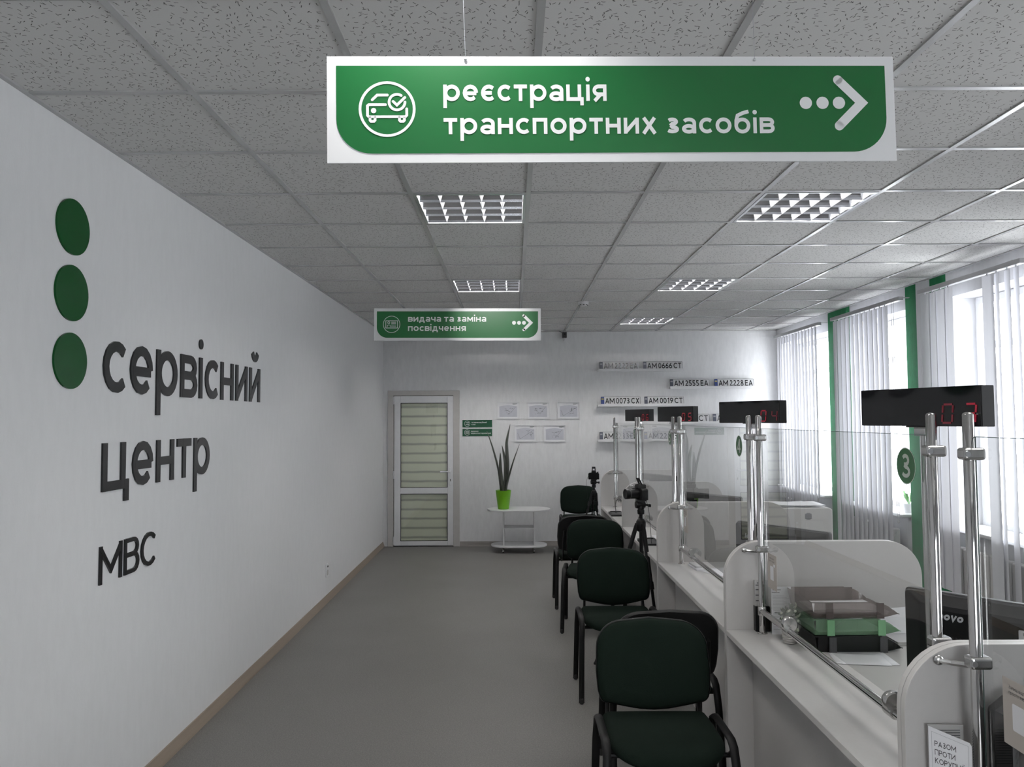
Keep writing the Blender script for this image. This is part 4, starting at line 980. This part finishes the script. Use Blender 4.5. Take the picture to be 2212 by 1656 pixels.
# ------------------------------------------------------------------ chairs
def make_chair(label, rz, loc):
    t = thing('visitor_chair', label, 'chair', loc, rz, 'dark visitor chairs along the counter')
    # seat cushion, front towards -Y
    ol = [( .215, .165), (.205, .178), (.19, .185)] + [(-.19, .185), (-.205, .178), (-.215, .165)]
    fr = arc(-.065, -.085, .15, .155, 180, 270, 8); ol += fr + arc(.065, -.085, .15, .155, 270, 360, 8)
    prof = [(1e-3, .480), (.45, .480), (.80, .476), (.93, .468), (.985, .455), (1.0, .440), (.985, .426), (.93, .418), (1e-3, .418)]
    n = len(ol); vs = []
    def zz(x, y, z): return z - .020 * max(0, (-y - .10) / .14) ** 2 - .006 * math.cos(x * 7) * (1 if z > .45 else 0)
    for s, z in prof:
        for x, y in ol: vs.append((x * s, (y + .03) * s - .03, zz(x * s, y * s, z)))
    fs = [(i * n + j, i * n + (j + 1) % n, (i + 1) * n + (j + 1) % n, (i + 1) * n + j) for i in range(len(prof) - 1) for j in range(n)]
    MB().add(vs, fs).obj('seat', M['fab'], t, smooth=True, sub=1)
    # backrest
    bo = arc(.115, .205, .112, .098, 0, 90, 8) + [(0, .312)] + arc(-.115, .205, .112, .098, 90, 180, 8) + [(-.231, .12), (-.226, .05)] + arc(-.185, .035, .036, .036, 190, 250, 4) + [(-.12, -.018), (-.06, -.030), (0, -.034), (.06, -.030), (.12, -.018)] + arc(.185, .035, .036, .036, -70, -10, 4) + [(.226, .05), (.231, .12)]
    def bk(x, z, d): return (x, .182 + .22 * z - .55 * x * x + .10 * max(0, z) * z - d, .505 + z)
    def shell(name, prof, mat):
        n = len(bo); vs = []
        for s, d in prof:
            for x, z in bo: vs.append(bk(x * s, .13 + (z - .13) * s, d))
        fs = [(i * n + j, i * n + (j + 1) % n, (i + 1) * n + (j + 1) % n, (i + 1) * n + j) for i in range(len(prof) - 1) for j in range(n)]
        MB().add(vs, fs).obj(name, mat, t, smooth=True)
    shell('backrest', [(.985, -.002), (.99, .010), (.955, .022), (.88, .030), (.6, .034), (.3, .035), (1e-3, .035)], M['fab'])
    shell('back_shell', [(1.0, .010), (1.012, .004), (1.005, -.008), (.97, -.016), (.90, -.014), (.6, -.016), (.3, -.016), (1e-3, -.016)], M['shell'])
    fl_ = (.0095, .0165)
    for s in (-1, 1):
        x = s * .232
        a = [(x + s * .012, -.215, .004), (x + s * .004, -.178, .36), (x, -.168, .42), (x, -.150, .452), (x, -.118, .468), (x, -.07, .470), (x, 0, .470)]
        b = [(x + s * .012, .205, .004), (x + s * .004, .165, .36), (x, .155, .42), (x, .138, .452), (x, .108, .468), (x, .06, .470), (x, 0, .470)]
        for q in (a, b):
            l = MB().tube(q, [fl_] * len(q), 10, flat=(1, 0, 0)).obj('leg', M['frame'], t, smooth=True)
            p0 = q[0]; MB().lathe([(.012, 0), (.013, .004), (.012, .028), (.010, .03)], (p0[0], p0[1], 0), 10, sx=.95, sy=1.5).obj('rubber_foot', M['rubber'], l)
    mb = MB()
    for y in (-.10, .09): mb.tube([(-.232, y, .405), (.232, y, .405)], .0095, 8)
    for s in (-1, 1):
        for y in (-.10, .09): mb.tube([(s * .226, y, .405), (s * .230, y * 1.3, .430), (s * .231, y * 1.3, .462)], .008, 8)
    mb.obj('seat_frame', M['frame'], t, smooth=True)
    for s in (-1, 1):
        q = [(s * .19, -.06, .407), (s * .19, .10, .407), (s * .19, .150, .418), (s * .188, .178, .450), (s * .184, .192, .52), (s * .180, .212, .60), (s * .176, .236, .68)]
        q = [(a, b + (.004 if c > .5 else 0), c) for a, b, c in q]
        MB().tube(q, [(.0165, .0085)] * len(q), 10, flat=(1, 0, 0)).obj('back_upright', M['frame'], t, smooth=True)
    return t
c0 = make_chair('nearest dark green chair, facing the viewer in the foreground', 0, (.566, 2.965, 0))
for lb, rz, loc in (('black-backed chair turned away, right behind the nearest chair', 180 + 1, (.672, 3.60, 0)),
                    ('dark green chair facing the viewer, in front of the standing tripod', 0, (.634, 4.69, 0)),
                    ('dark green chair turned slightly askew, behind the standing tripod', -8, (.642, 6.10, 0)),
                    ('black-backed chair turned away, behind the askew green chair', 180, (.615, 6.86, 0)),
                    ('farthest chair against back wall, with a tripod standing on its seat', 0, (.815, 9.28, 0))):
    c = copy_tree(c0); c.location = loc; c.rotation_euler = (0, 0, R(rz)); c['label'] = lb

# ------------------------------------------------------------------ tripods with cameras
def tripod(apex, feet, lb, mid=.5, sec=True):
    a = Vector(apex); zf = min(f[2] for f in feet)
    t = thing('camera_tripod', lb, 'tripod', (a.x, a.y, zf)); o = Vector((a.x, a.y, zf)); A = a - o; k = A.z / .98
    for f in feet:
        F = Vector(f) - o; d = (F - A); h = Vector((d.x, d.y, 0)).normalized() * .03
        p0 = A + h; m1 = p0.lerp(F, .42); m2 = p0.lerp(F, .74)
        l = MB().tube([p0, p0.lerp(F, .06), m1], [.013, .015, .0135], 10).obj('leg', M['blackm'], t, smooth=True)
        MB().tube([m1 - (F - p0).normalized() * .02, m1 + (F - p0).normalized() * .03], .0175, 10).obj('leg_lock', M['black'], l, smooth=True)
        MB().tube([m1, m2], .0105, 8).obj('middle_section', M['blackm'], l, smooth=True)
        MB().tube([m2 - (F - p0).normalized() * .018, m2 + (F - p0).normalized() * .02], .0145, 10).obj('leg_lock', M['black'], l, smooth=True)
        MB().tube([m2, F + Vector((0, 0, .015))], .008, 8).obj('lower_section', M['blackm'], l, smooth=True)
        MB().lathe([(.008, 0), (.014, .002), (.014, .012), (.009, .02)], (F.x, F.y, F.z), 10).obj('rubber_foot', M['rubber'], l)
    MB().lathe([(.014, -.06), (.030, -.05), (.034, -.01), (.034, .012), (.022, .03), (.014, .034)], A, 14).obj('collar', M['black'], t, smooth=True)
    MB().tube([A + Vector((0, 0, -.28 * k)), A + Vector((0, 0, .085))], .012, 10).obj('center_column', M['blackm'], t, smooth=True)
    mb = MB(); mb.lathe([(.016, .06), (.024, .065), (.026, .09), (.020, .098), (.026, .102), (.026, .125), (.018, .13)], A, 14); mb.lathe([(.0, -.034), (.024, -.032), (.027, -.02), (.027, .02), (.024, .032), (0, .034)], A + Vector((-.004, 0, .128)), 16, axis=(1, .2, 0)); mb.box(-.020, .024, -.022, .022, A.z + .130, A.z + .152); mb.box(-.034, .034, -.026, .026, A.z + .152, A.z + .162)
    mb.obj('pan_head', M['black'], t, smooth=True)
    mb = MB(); mb.tube([A + Vector((.01, 0, .13)), A + Vector((.05, -.01, .125))], .008, 8); mb.tube([A + Vector((.05, -.01, .125)), A + Vector((.068, -.012, .123))], .013, 8); mb.obj('pan_handle', M['black'], t, smooth=True)
    return Vector((a.x, a.y, a.z + .162))
def dslr(p, ang, lb):
    t = thing('photo_camera', lb, 'camera', p, R(ang), 'cameras mounted on the tripods')
    mb = MB(); b = [(-.064, 0), (.064, 0), (.066, .02), (.066, .066), (.056, .078), (.036, .080), (-.050, .080), (-.064, .070)]
    mb.prism(b, lambda u, v, d: Vector((u, -d, v)), -.028, .022); mb.obj('body', M['blackm'], t, bevel=.006)
    MB().prism([(-.066, .004), (-.040, .004), (-.040, .078), (-.062, .074)], lambda u, v, d: Vector((u, -d, v)), .018, .046).obj('hand_grip', M['rubber'], t, bevel=.008)
    MB().prism([(-.030, .078), (.030, .078), (.022, .106), (-.022, .106)], lambda u, v, d: Vector((u, -d, v)), -.030, .030).obj('viewfinder_hump', M['blackm'], t, bevel=.005)
    mb = MB(); fr = [(-.024, 0), (.024, 0), (.020, .052), (-.020, .052)]
    mt2 = lambda u, v, d: Vector((u, .006 - v * .42 - d, .100 + v * .92))
    for q in ([(-.024, 0), (-.012, 0), (-.011, .030), (-.0225, .030)], [(.012, 0), (.024, 0), (.0225, .030), (.011, .030)], [(-.0235, .028), (.0235, .028), (.020, .054), (-.020, .054)]): mb.prism(q, mt2, 0, .010)
    mb.obj('popup_flash', M['black'], t, bevel=.001)
    l = MB().lathe([(.034, .02), (.035, .03), (.033, .05), (.034, .06), (.034, .09), (.0355, .094), (.0355, .118), (.033, .120), (.028, .118)], (.006, 0, .042), 24, axis=(0, -1, 0)).obj('lens', M['black'], t, smooth=True)
    MB().lathe([(0, .112), (.018, .113), (.029, .116)], (.006, 0, .042), 20, axis=(0, -1, 0)).obj('front_glass', M['blackg'], l, smooth=True)
    MB().lathe([(.0345, .086), (.0348, .087), (.0348, .089), (.0345, .090)], (.006, 0, .042), 24, axis=(0, -1, 0)).obj('ring', M['grey'], l)
    MB().box(-.026, .026, -.032, -.004 + .034, .082, .104).obj('eyepiece', M['rubber'], t, bevel=.003)
    MB().lathe([(.012, .080), (.012, .088), (.010, .090), (0, .090)], (-.048, 0, 0), 14).obj('mode_dial', M['black'], t, smooth=True)
    return t
h1 = tripod((.878, 5.25, .930), [(.548, 5.173, 0), (.962, 4.97, 0), (.935, 5.56, 0)], 'black tripod standing on the floor between the chairs')
dslr(h1, -74, 'black camera on the floor tripod, lens pointing left')
SEATZ = .476
h2 = tripod((.968, 9.14, .760), [(.865, 9.09, SEATZ), (1.005, 9.12, SEATZ), (.955, 9.26, SEATZ)], 'short black tripod standing on the seat of the farthest chair')
dslr(h2, 176, 'black camera on the chair-top tripod, seen from behind')
def cable(pts, r, lb, mat='black'):
    P = [Vector(p) for p in pts]; out = []
    for i in range(len(P) - 1):
        p = [P[max(i - 1, 0)], P[i], P[i + 1], P[min(i + 2, len(P) - 1)]]
        for k in range(8):
            q = k / 8; out.append(.5 * (2 * p[1] + (p[2] - p[0]) * q + (2 * p[0] - 5 * p[1] + 4 * p[2] - p[3]) * q * q + (3 * p[1] - 3 * p[2] + p[3] - p[0]) * q ** 3))
    out.append(P[-1]); return tag(MB().tube(out, r, 6).obj('cable', M[mat], smooth=True), lb, 'cable')
cable([(h1.x + .030, h1.y + .01, h1.z + .03), (.935, 5.27, 1.02), (.955, 5.32, .88), (.975, 5.40, .775), (.99, 5.45, .758)], .0018, 'thin black cable from the floor tripod camera down to the signature pad')
cable([(h2.x - .064, h2.y, h2.z + .04), (h2.x - .085, 9.15, h2.z - .02), (h2.x - .08, 9.17, h2.z - .16), (h2.x - .07, 9.17, SEATZ + .06), (h2.x - .08, 9.2, SEATZ + .004)], .0018, 'thin cable hanging from the chair-top camera')
cable([(.955, 7.10, .772), (.965, 7.18, .86), (.99, 7.10, .90), (1.01, 6.95, .86), (1.02, 6.80, .78), (1.025, 6.70, .756)], .003, 'curled black cable of the farther signature pad')

def sigpad(x, y, rz, lb):
    t = thing('signature_pad', lb, 'signature pad', (x, y, ZT), R(rz), 'black signature pads on the counter')
    MB().prism([(-.105, 0), (.105, 0), (.105, .022), (-.105, .012)], lambda u, v, d: Vector((d, u, v)), -.065, .065).obj('body', M['black'], t, bevel=.004)
    MB().add([(-.045, -.075, .0148), (.045, -.075, .0148), (.045, .06, .0212), (-.045, .06, .0212)], [(0, 1, 2, 3)]).obj('screen', M['grey'], t)
    MB().tube([(-.05, .085, .0245), (.05, .085, .0245)], .0042, 8).obj('stylus', M['blackm'], t, smooth=True)
sigpad(.975, 5.51, 0, 'black signature pad on the counter right of the floor tripod')
sigpad(.965, 7.12, 0, 'black signature pad on the farthest counter desk')

# ------------------------------------------------------------------ desk with letter trays
def tray(z, mat, lb, dx=0, dy=0):
    L, Wd, h = .318, .245, .060; lug = {'smoke_grey_plastic': M['luga'], 'clear_green_plastic': M['lugb']}.get(mat.name, M['grey'])
    t = thing('letter_tray', lb, 'letter tray', (1.165 + dx, 2.955 + dy, z), 0, 'stack of three letter trays')
    top = lambda x: h if x < L * .72 else h * (1 - ((x - L * .72) / (L * .28)) ** 2 * .72)
    xs = [0, .03, L * .5, L * .72] + [L * .72 + L * .28 * k / 6 for k in range(1, 7)]
    mb = MB()
    for y in (0, Wd):
        s = -.012 if y == 0 else .012
        for i in range(len(xs) - 1):
            a, b = xs[i], xs[i + 1]; fa = .013 * max(0, (a - L * .8) / (L * .2)); fb2 = .013 * max(0, (b - L * .8) / (L * .2))
            mb.add([(a, y, fa), (b, y, fb2), (b, y + s, top(b)), (a, y + s, top(a))], [(0, 1, 2, 3)])
    mb.add([(0, 0, 0), (0, Wd, 0), (-.012, Wd + .012, h), (-.012, -.012, h)], [(0, 1, 2, 3)])
    mb.obj('side_wall', mat, t, solid=.0025)
    mb = MB(); pr = [(0, 0), (L * .8, 0), (L * .93, .007), (L, .015), (L + .012, .012)]
    for i in range(len(pr) - 1):
        a, b = pr[i], pr[i + 1]; mb.add([(a[0], 0, a[1]), (b[0], 0, b[1]), (b[0], Wd, b[1]), (a[0], Wd, a[1])], [(0, 1, 2, 3)])
    mb.obj('floor_sheet', mat, t, solid=.0025)
    rim = MB(); rim.tube([(-.012, -.012, h), (L * .72, -.012, h)], .0022, 6); rim.tube([(-.012, Wd + .012, h), (L * .72, Wd + .012, h)], .0022, 6); rim.tube([(-.012, -.012, h), (-.012, Wd + .012, h)], .0022, 6)
    rim.obj('rim', mat, t)
    for x in (.055, .25):
        for y in (-.0165, Wd + .0125): MB().box(x - .014, x + .014, y, y + .004, .000, h - .002).obj('stacking_lug', lug, t)
tray(ZT + .002, M['black'], 'black letter tray, bottom of the stack of three')
tray(ZT + .0665, M['tgreen'], 'translucent green letter tray, middle of the stack of three', -.006)
tray(ZT + .131, M['smoke'], 'smoky transparent letter tray, top of the stack of three', -.010)
def sheet(x, y, z, w, l, rz, lb, mat='paper', grp=None, bend=0.0, name='paper_sheet'):
    mb = MB(); mb.grid(lambda u, v: (w * (u - .5), l * (v - .5), .0012 + bend * (2 * u - 1) ** 2), 6, 6)
    o = mb.obj(name, M[mat], smooth=True, solid=.001); o.location = (x, y, z); o.rotation_euler = (0, 0, R(rz)); return tag(o, lb, 'paper', grp)
for k in range(3): sheet(1.315 + .004 * k, 3.075, ZT + .136 + .0025 * k + .002, .27, .205, -2 + 3 * k, 'paper sheet lying in the top smoky letter tray', 'paper', 'sheets in the top tray')
sheet(1.31, 3.08, ZT + .0705, .26, .20, 1, 'paper sheet lying in the green letter tray')
sheet(1.305, 2.872, ZT, .20, .148, -4, 'white sheet of paper on the desk in front of the letter trays', 'paper', None, .002)
sheet(1.285, 2.865, ZT + .0016, .19, .135, -9, 'second white sheet lying slightly turned on the first')
t = thing('document_pile', 'white folded document standing beside the black computer', 'documents', (1.605, 3.135, ZT), 0)
MB().box(-.09, .09, -.10, .10, 0, .012).obj('folder', M['paperg'], t, bevel=.002)
MB().add([(-.09, -.10, .013), (.09, -.10, .013), (.09, .10, .013), (-.09, .10, .013)], [(0, 1, 2, 3)]).obj('top_sheet', M['paper'], t)
MB().add([(-.09, .02, .014), (.03, .02, .014), (.03, .05, .115), (-.09, .05, .105), (.09, .055, .100), (.09, .025, .014)], [(0, 1, 2, 3), (1, 5, 4, 2)]).obj('upright_sheet', M['paper'], t, solid=.001)
# leaflet rack beside the post at the second divider
t = thing('leaflet_rack', 'narrow black and grey leaflet rack behind the post, against the divider', 'leaflet holder', (1.052, 3.250, ZT))
MB().box(-.032, .030, -.012, .018, 0, .105).obj('pocket', M['black'], t, bevel=.002)
mb = MB(); mb.box(-.030, .028, .000, .010, .02, .212); p = mb.obj('leaflet', M['paperg'], t)
mb = MB()
for z in (.125, .148, .171, .19): mb.box(-.026, -.006, -.0008, .0, z, z + .004)
for z in (.197, .202): mb.box(-.02, .0, -.0008, .0, z, z + .0018)
mb.obj('printed_lines', M['ink'], p)
t = thing('leaflet_stand', 'upright white leaflet with lines of print beside the letter trays', 'leaflet', (1.115, 3.20, ZT))
MB().box(-.040, .042, -.001, .001, .0, .196).obj('sheet', M['paper'], t)
mb = MB()
for k in range(24): mb.box(-.034, .034 - .010 * ((k * 7) % 3), -.0016, -.001, .020 + k * .006, .0212 + k * .006)
mb.obj('printed_lines', M['inkl'], t)
mb = MB(); mb.box(-.034, .0, -.0017, -.001, .182, .1845); mb.box(-.038, -.006, -.0017, -.001, .172, .1745); mb.box(-.028, .0, -.0017, -.001, .088, .0905); mb.obj('headings', M['ink'], t)
MB().prism([(.001, 0), (.05, 0), (.001, .12)], lambda u, v, d: Vector((d, u, v)), -.02, .02).obj('rear_strut', M['paperg'], t)
t = thing('decorative_basket', 'little silver basket of ribbons and dark leaves by the rail', 'decoration', (1.104, 3.075, ZT))
MB().lathe([(0, 0), (.022, 0), (.026, .008), (.030, .045), (.031, .048), (.027, .046), (0, .04)], (0, 0, 0), 20).obj('basket', M['silver'], t, smooth=True)
mb = MB()
for k in range(5): mb.tube([((.024 + .0015 * k) * math.cos(a * PI / 10), (.024 + .0015 * k) * math.sin(a * PI / 10), .006 + .009 * k) for a in range(20)], .0028, 6, closed=True)
mb.obj('woven_bands', M['silver'], t, smooth=True)
mb = MB(); rd = random.Random(11); mb.ball((0, 0, .105), .026, 12, 8, (1, 1, 1.15))
for k in range(34):
    a, e = rd.uniform(0, 2 * PI), rd.uniform(-.3, 1.5); d = Vector((math.cos(a) * math.cos(e), math.sin(a) * math.cos(e), math.sin(e))); s = d.orthogonal().normalized() * .007
    c = Vector((0, 0, .105)) + d * .022; mb.add([c, c + d * .012 + s, c + d * .024, c + d * .014 - s], [(0, 1, 2, 3)])
mb.tube([(0, 0, .03), (0, 0, .10)], .005, 6)
mb.obj('foliage', M['fol'], t)
mb = MB()
for k in range(9):
    a = k * 2.4; z = .055 + .011 * k; r = .026; c = Vector((r * math.cos(a), r * math.sin(a), z)); d = Vector((math.cos(a + .6), math.sin(a + .6), .5)) * .017; s = Vector((0, 0, .0045))
    mb.add([c - d - s, c - s * .6 + Vector((math.cos(a), math.sin(a), 0)) * .010, c + d - s, c + d + s, c + s * 1.6 + Vector((math.cos(a), math.sin(a), 0)) * .010, c - d + s], [(0, 1, 4, 5), (1, 2, 3, 4)])
for k in range(7):
    a = k * 1.9; mb.ball((.033 * math.cos(a), .033 * math.sin(a), .05 + .014 * k), .0048, 8, 6)
mb.obj('ribbons', M['ribbon'], t, solid=.0008)

# papers on the third desk
sheet(1.26, 4.50, ZT, .297, .21, 20, 'white printed sheet on the desk behind the number 4 glass')
sheet(1.33, 4.20, ZT, .297, .21, 4, 'grey printed form nearer than the white printed sheet', 'paperg')
t = thing('card_box', 'small open white card box on the counter beside the rail', 'box', (1.100, 4.60, ZT), R(4))
MB().box(-.028, .028, -.09, .09, 0, .010).obj('tray', M['paper'], t, bevel=.002)
MB().box(-.020, .020, -.05, .088, .010, .020).obj('cards', M['shelf'], t, bevel=.001)
sheet(1.17, 5.74, ZT, .21, .297, 0, 'white sheets on the counter beyond the signature pad')

# review cards on the glass
def card(y, lb):
    w, h = .105, .140
    t = thing('review_card', lb, 'notice card', (XG, y, 1.026), 0, 'beige cards stuck on the glass screens'); f = plane_fn((-.0015, 0, 0), (0, -1, 0), (0, 0, 1))
    MB().prism(rrect(w, h, .0), f, 0, .0006).obj('card', M['paperb'], t)
    mb = MB(); text(mb, 'Залиш відгук', f, .0054, -.032, .050, .16, .060, d0=.001); text(mb, 'просто зараз', f, .0054, -.032, .039, .16, .060, d0=.001); mb.obj('lettering', M['ink'], t)
    MB().flat(rrect(.040, .056, .004, 4, (1, 1, 1, 1), -.002, -.006), f, .0010).obj('blank_panel', M['paper'], t)
    MB().flat(rrect(.019, .010, .002, 3, (1, 1, 1, 1), .026, .028), f, .0010).obj('small_tag', M['paper'], t)
card(1.605, 'nearest beige review card, at right edge of the picture')
card(3.108, 'beige review card on the number 3 glass, above the leaflets')
card(4.655, 'beige review card on the number 4 glass beside the post')

# leaflet holder in front of the nearest divider
t = thing('leaflet_holder', 'open folded white leaflet with Cyrillic capitals at the nearest divider', 'leaflet', (.995, 1.772, ZT))
f = lambda u, v, d=0.0: Vector((u, -d, v))
MB().prism([(-.046, .0), (.036, .0), (.036, .194), (-.046, .196)], f, -.004, -.003).obj('back_page', M['paperg'], t)
mb = MB()
for k in range(14): mb.box(-.030, .028, .0025, .003, .182 - k * .0058, .1836 - k * .0058)
mb.obj('printed_lines', M['ink'], t)
ff = plane_fn((-.0455, .001, 0), (math.cos(R(-50)), math.sin(R(-50)), 0), (0, 0, 1))
MB().prism([(0, .01), (.088, .002), (.090, .176), (.086, .182), (0, .194)], ff, 0, .0006).obj('front_page', M['paper'], t)
mb = MB(); text(mb, 'РАЗОМ', ff, .0088, .013, .153, .20, .045, d0=.0010); text(mb, 'ПРОТИ', ff, .0088, .013, .134, .20, .043, d0=.0010); text(mb, 'КОРУПЦІЇ', ff, .0088, .013, .115, .20, .061, d0=.0010)
mb.obj('lettering', M['ink'], t)
mb = MB(); ribbon(mb, [(.007, .078), (.083, .078), (.083, .174), (.007, .184)], True, .0003, ff, .0010, None); mb.obj('border_line', M['inkl'], t)
MB().flat([(.002, .012), (.087, .004), (.087, .066), (.046, .070), (.030, .076), (.002, .074)], ff, .0009).obj('dark_picture', M['grey'], t)
# black office machine on the nearest desk
t = thing('office_machine', 'black office machine behind the nearest glass, lower right corner', 'printer', (1.228, 1.592, ZT))
mb = MB(); mb.prism([(-.155, 0), (.155, 0), (.155, .285), (-.10, .285), (-.155, .245)], lambda u, v, d: Vector((u, d, v)), -.16, .165); mb.obj('body', M['black'], t, bevel=.008)
MB().box(-.09, .14, -.12, .12, .285, .293).obj('paper_lid', M['blackm'], t, bevel=.003)
MB().add([(-.1553, -.13, .2475), (-.1553, .13, .2475), (-.1015, .13, .2866), (-.1015, -.13, .2866)], [(0, 1, 2, 3)]).obj('control_strip', M['blackg'], t)
mb = MB()
for y, z in ((.02, .10), (.035, .035), (-.06, .07)): mb.box(-.157, -.155, y - .014, y + .014, z - .008, z + .008)
mb.obj('label', M['paperg'], t)
# printer on a side cabinet beyond the third divider
t = thing('side_cabinet', 'low grey cabinet under the white printer', 'cabinet', (2.03, 5.50, 0))
MB().box(-.24, .24, -.27, .27, .06, .70).obj('carcass', M['lam2'], t, bevel=.002)
MB().box(-.25, .25, -.28, .28, .70, .72).obj('cabinet_top', M['lam'], t, bevel=.002)
MB().box(-.22, .22, -.25, .25, 0, .06).obj('plinth', M['grey'], t)
for s in (-1, 1):
    dd = MB().box(-.258, -.240, .005 if s > 0 else -.265, .265 if s > 0 else -.005, .07, .69).obj('door', M['lam'], t, bevel=.002)
    MB().tube([(-.27, s * .04, .42), (-.27, s * .04, .54)], .005, 8).obj('handle', M['steel'], dd)
t = thing('laser_printer', 'white laser printer with papers on top, beside the far blinds', 'printer', (2.03, 5.50, .72))
MB().prism([(-.19, 0), (.19, 0), (.19, .290), (.17, .302), (-.17, .302), (-.19, .290)], lambda u, v, d: Vector((u, d, v)), -.20, .20).obj('body', M['printer'], t, bevel=.006)
MB().box(-.13, .13, -.204, -.199, .03, .11).obj('paper_drawer', M['shelf'], t, bevel=.002)
mb = MB(); f = lambda u, v, d=0.0: Vector((u, -.2005 - d, v))
mb.flat([(.020 + .026 * math.cos(R(a)), .245 + .026 * math.sin(R(a))) for a in range(22, 382, 45)], f, .0004)
mb.obj('vent_grille', M['inkl'], t)
mb = MB()
for k in range(5): mb.flat([(-.004, .229 + k * .0075), (.044, .229 + k * .0075), (.044, .232 + k * .0075), (-.004, .232 + k * .0075)], f, .0008)
mb.obj('vent_slats', M['ink'], t)
mb = MB()
for k in range(4): mb.flat(rrect(.012, .012, .002, 2, (1, 1, 1, 1), -.06, .20 - .032 * k), f, .0006)
mb.obj('buttons', M['shelf'], t)
MB().box(.190, .197, -.16, -.12, .02, .15).obj('side_latch', M['black'], t)
for k, (dx, dy, rz) in enumerate(((0, 0, 4), (-.02, .01, 12), (.01, -.02, -4))):
    sheet(2.01 + dx, 5.48 + dy, 1.022 + .006 * k, .34, .26, rz, ('lowest', 'middle', 'topmost')[k] + ' of the loose papers on top of the white printer', 'paper', 'papers on the printer', .004)

# ------------------------------------------------------------------ daylight and view
w = bpy.data.worlds.new('overcast_sky'); SC.world = w; w.use_nodes = True; nt = w.node_tree
bg = nt.nodes['Background']; tc = nt.nodes.new('ShaderNodeTexCoord'); sp = nt.nodes.new('ShaderNodeSeparateXYZ'); rp = nt.nodes.new('ShaderNodeValToRGB')
nt.links.new(tc.outputs['Generated'], sp.inputs[0]); nt.links.new(sp.outputs[2], rp.inputs[0]); nt.links.new(rp.outputs[0], bg.inputs[0])
rp.color_ramp.elements[0].position = -0.0; rp.color_ramp.elements[0].color = (.80, .82, .86, 1); rp.color_ramp.elements[1].position = .6; rp.color_ramp.elements[1].color = (.95, .97, 1.0, 1)
bg.inputs[1].default_value = 15.0
SC.view_settings.view_transform = 'Standard'; SC.view_settings.look = 'None'; SC.view_settings.exposure = 0.0; SC.view_settings.gamma = 1.1
SC.cycles.max_bounces = 9; SC.cycles.diffuse_bounces = 4; SC.cycles.glossy_bounces = 4; SC.cycles.transparent_max_bounces = 16; SC.cycles.transmission_bounces = 6
SC.cycles.sample_clamp_indirect = 6.0; SC.cycles.caustics_reflective = False; SC.cycles.caustics_refractive = False; SC.cycles.blur_glossy = 0.5
SC.cycles.use_denoising = True
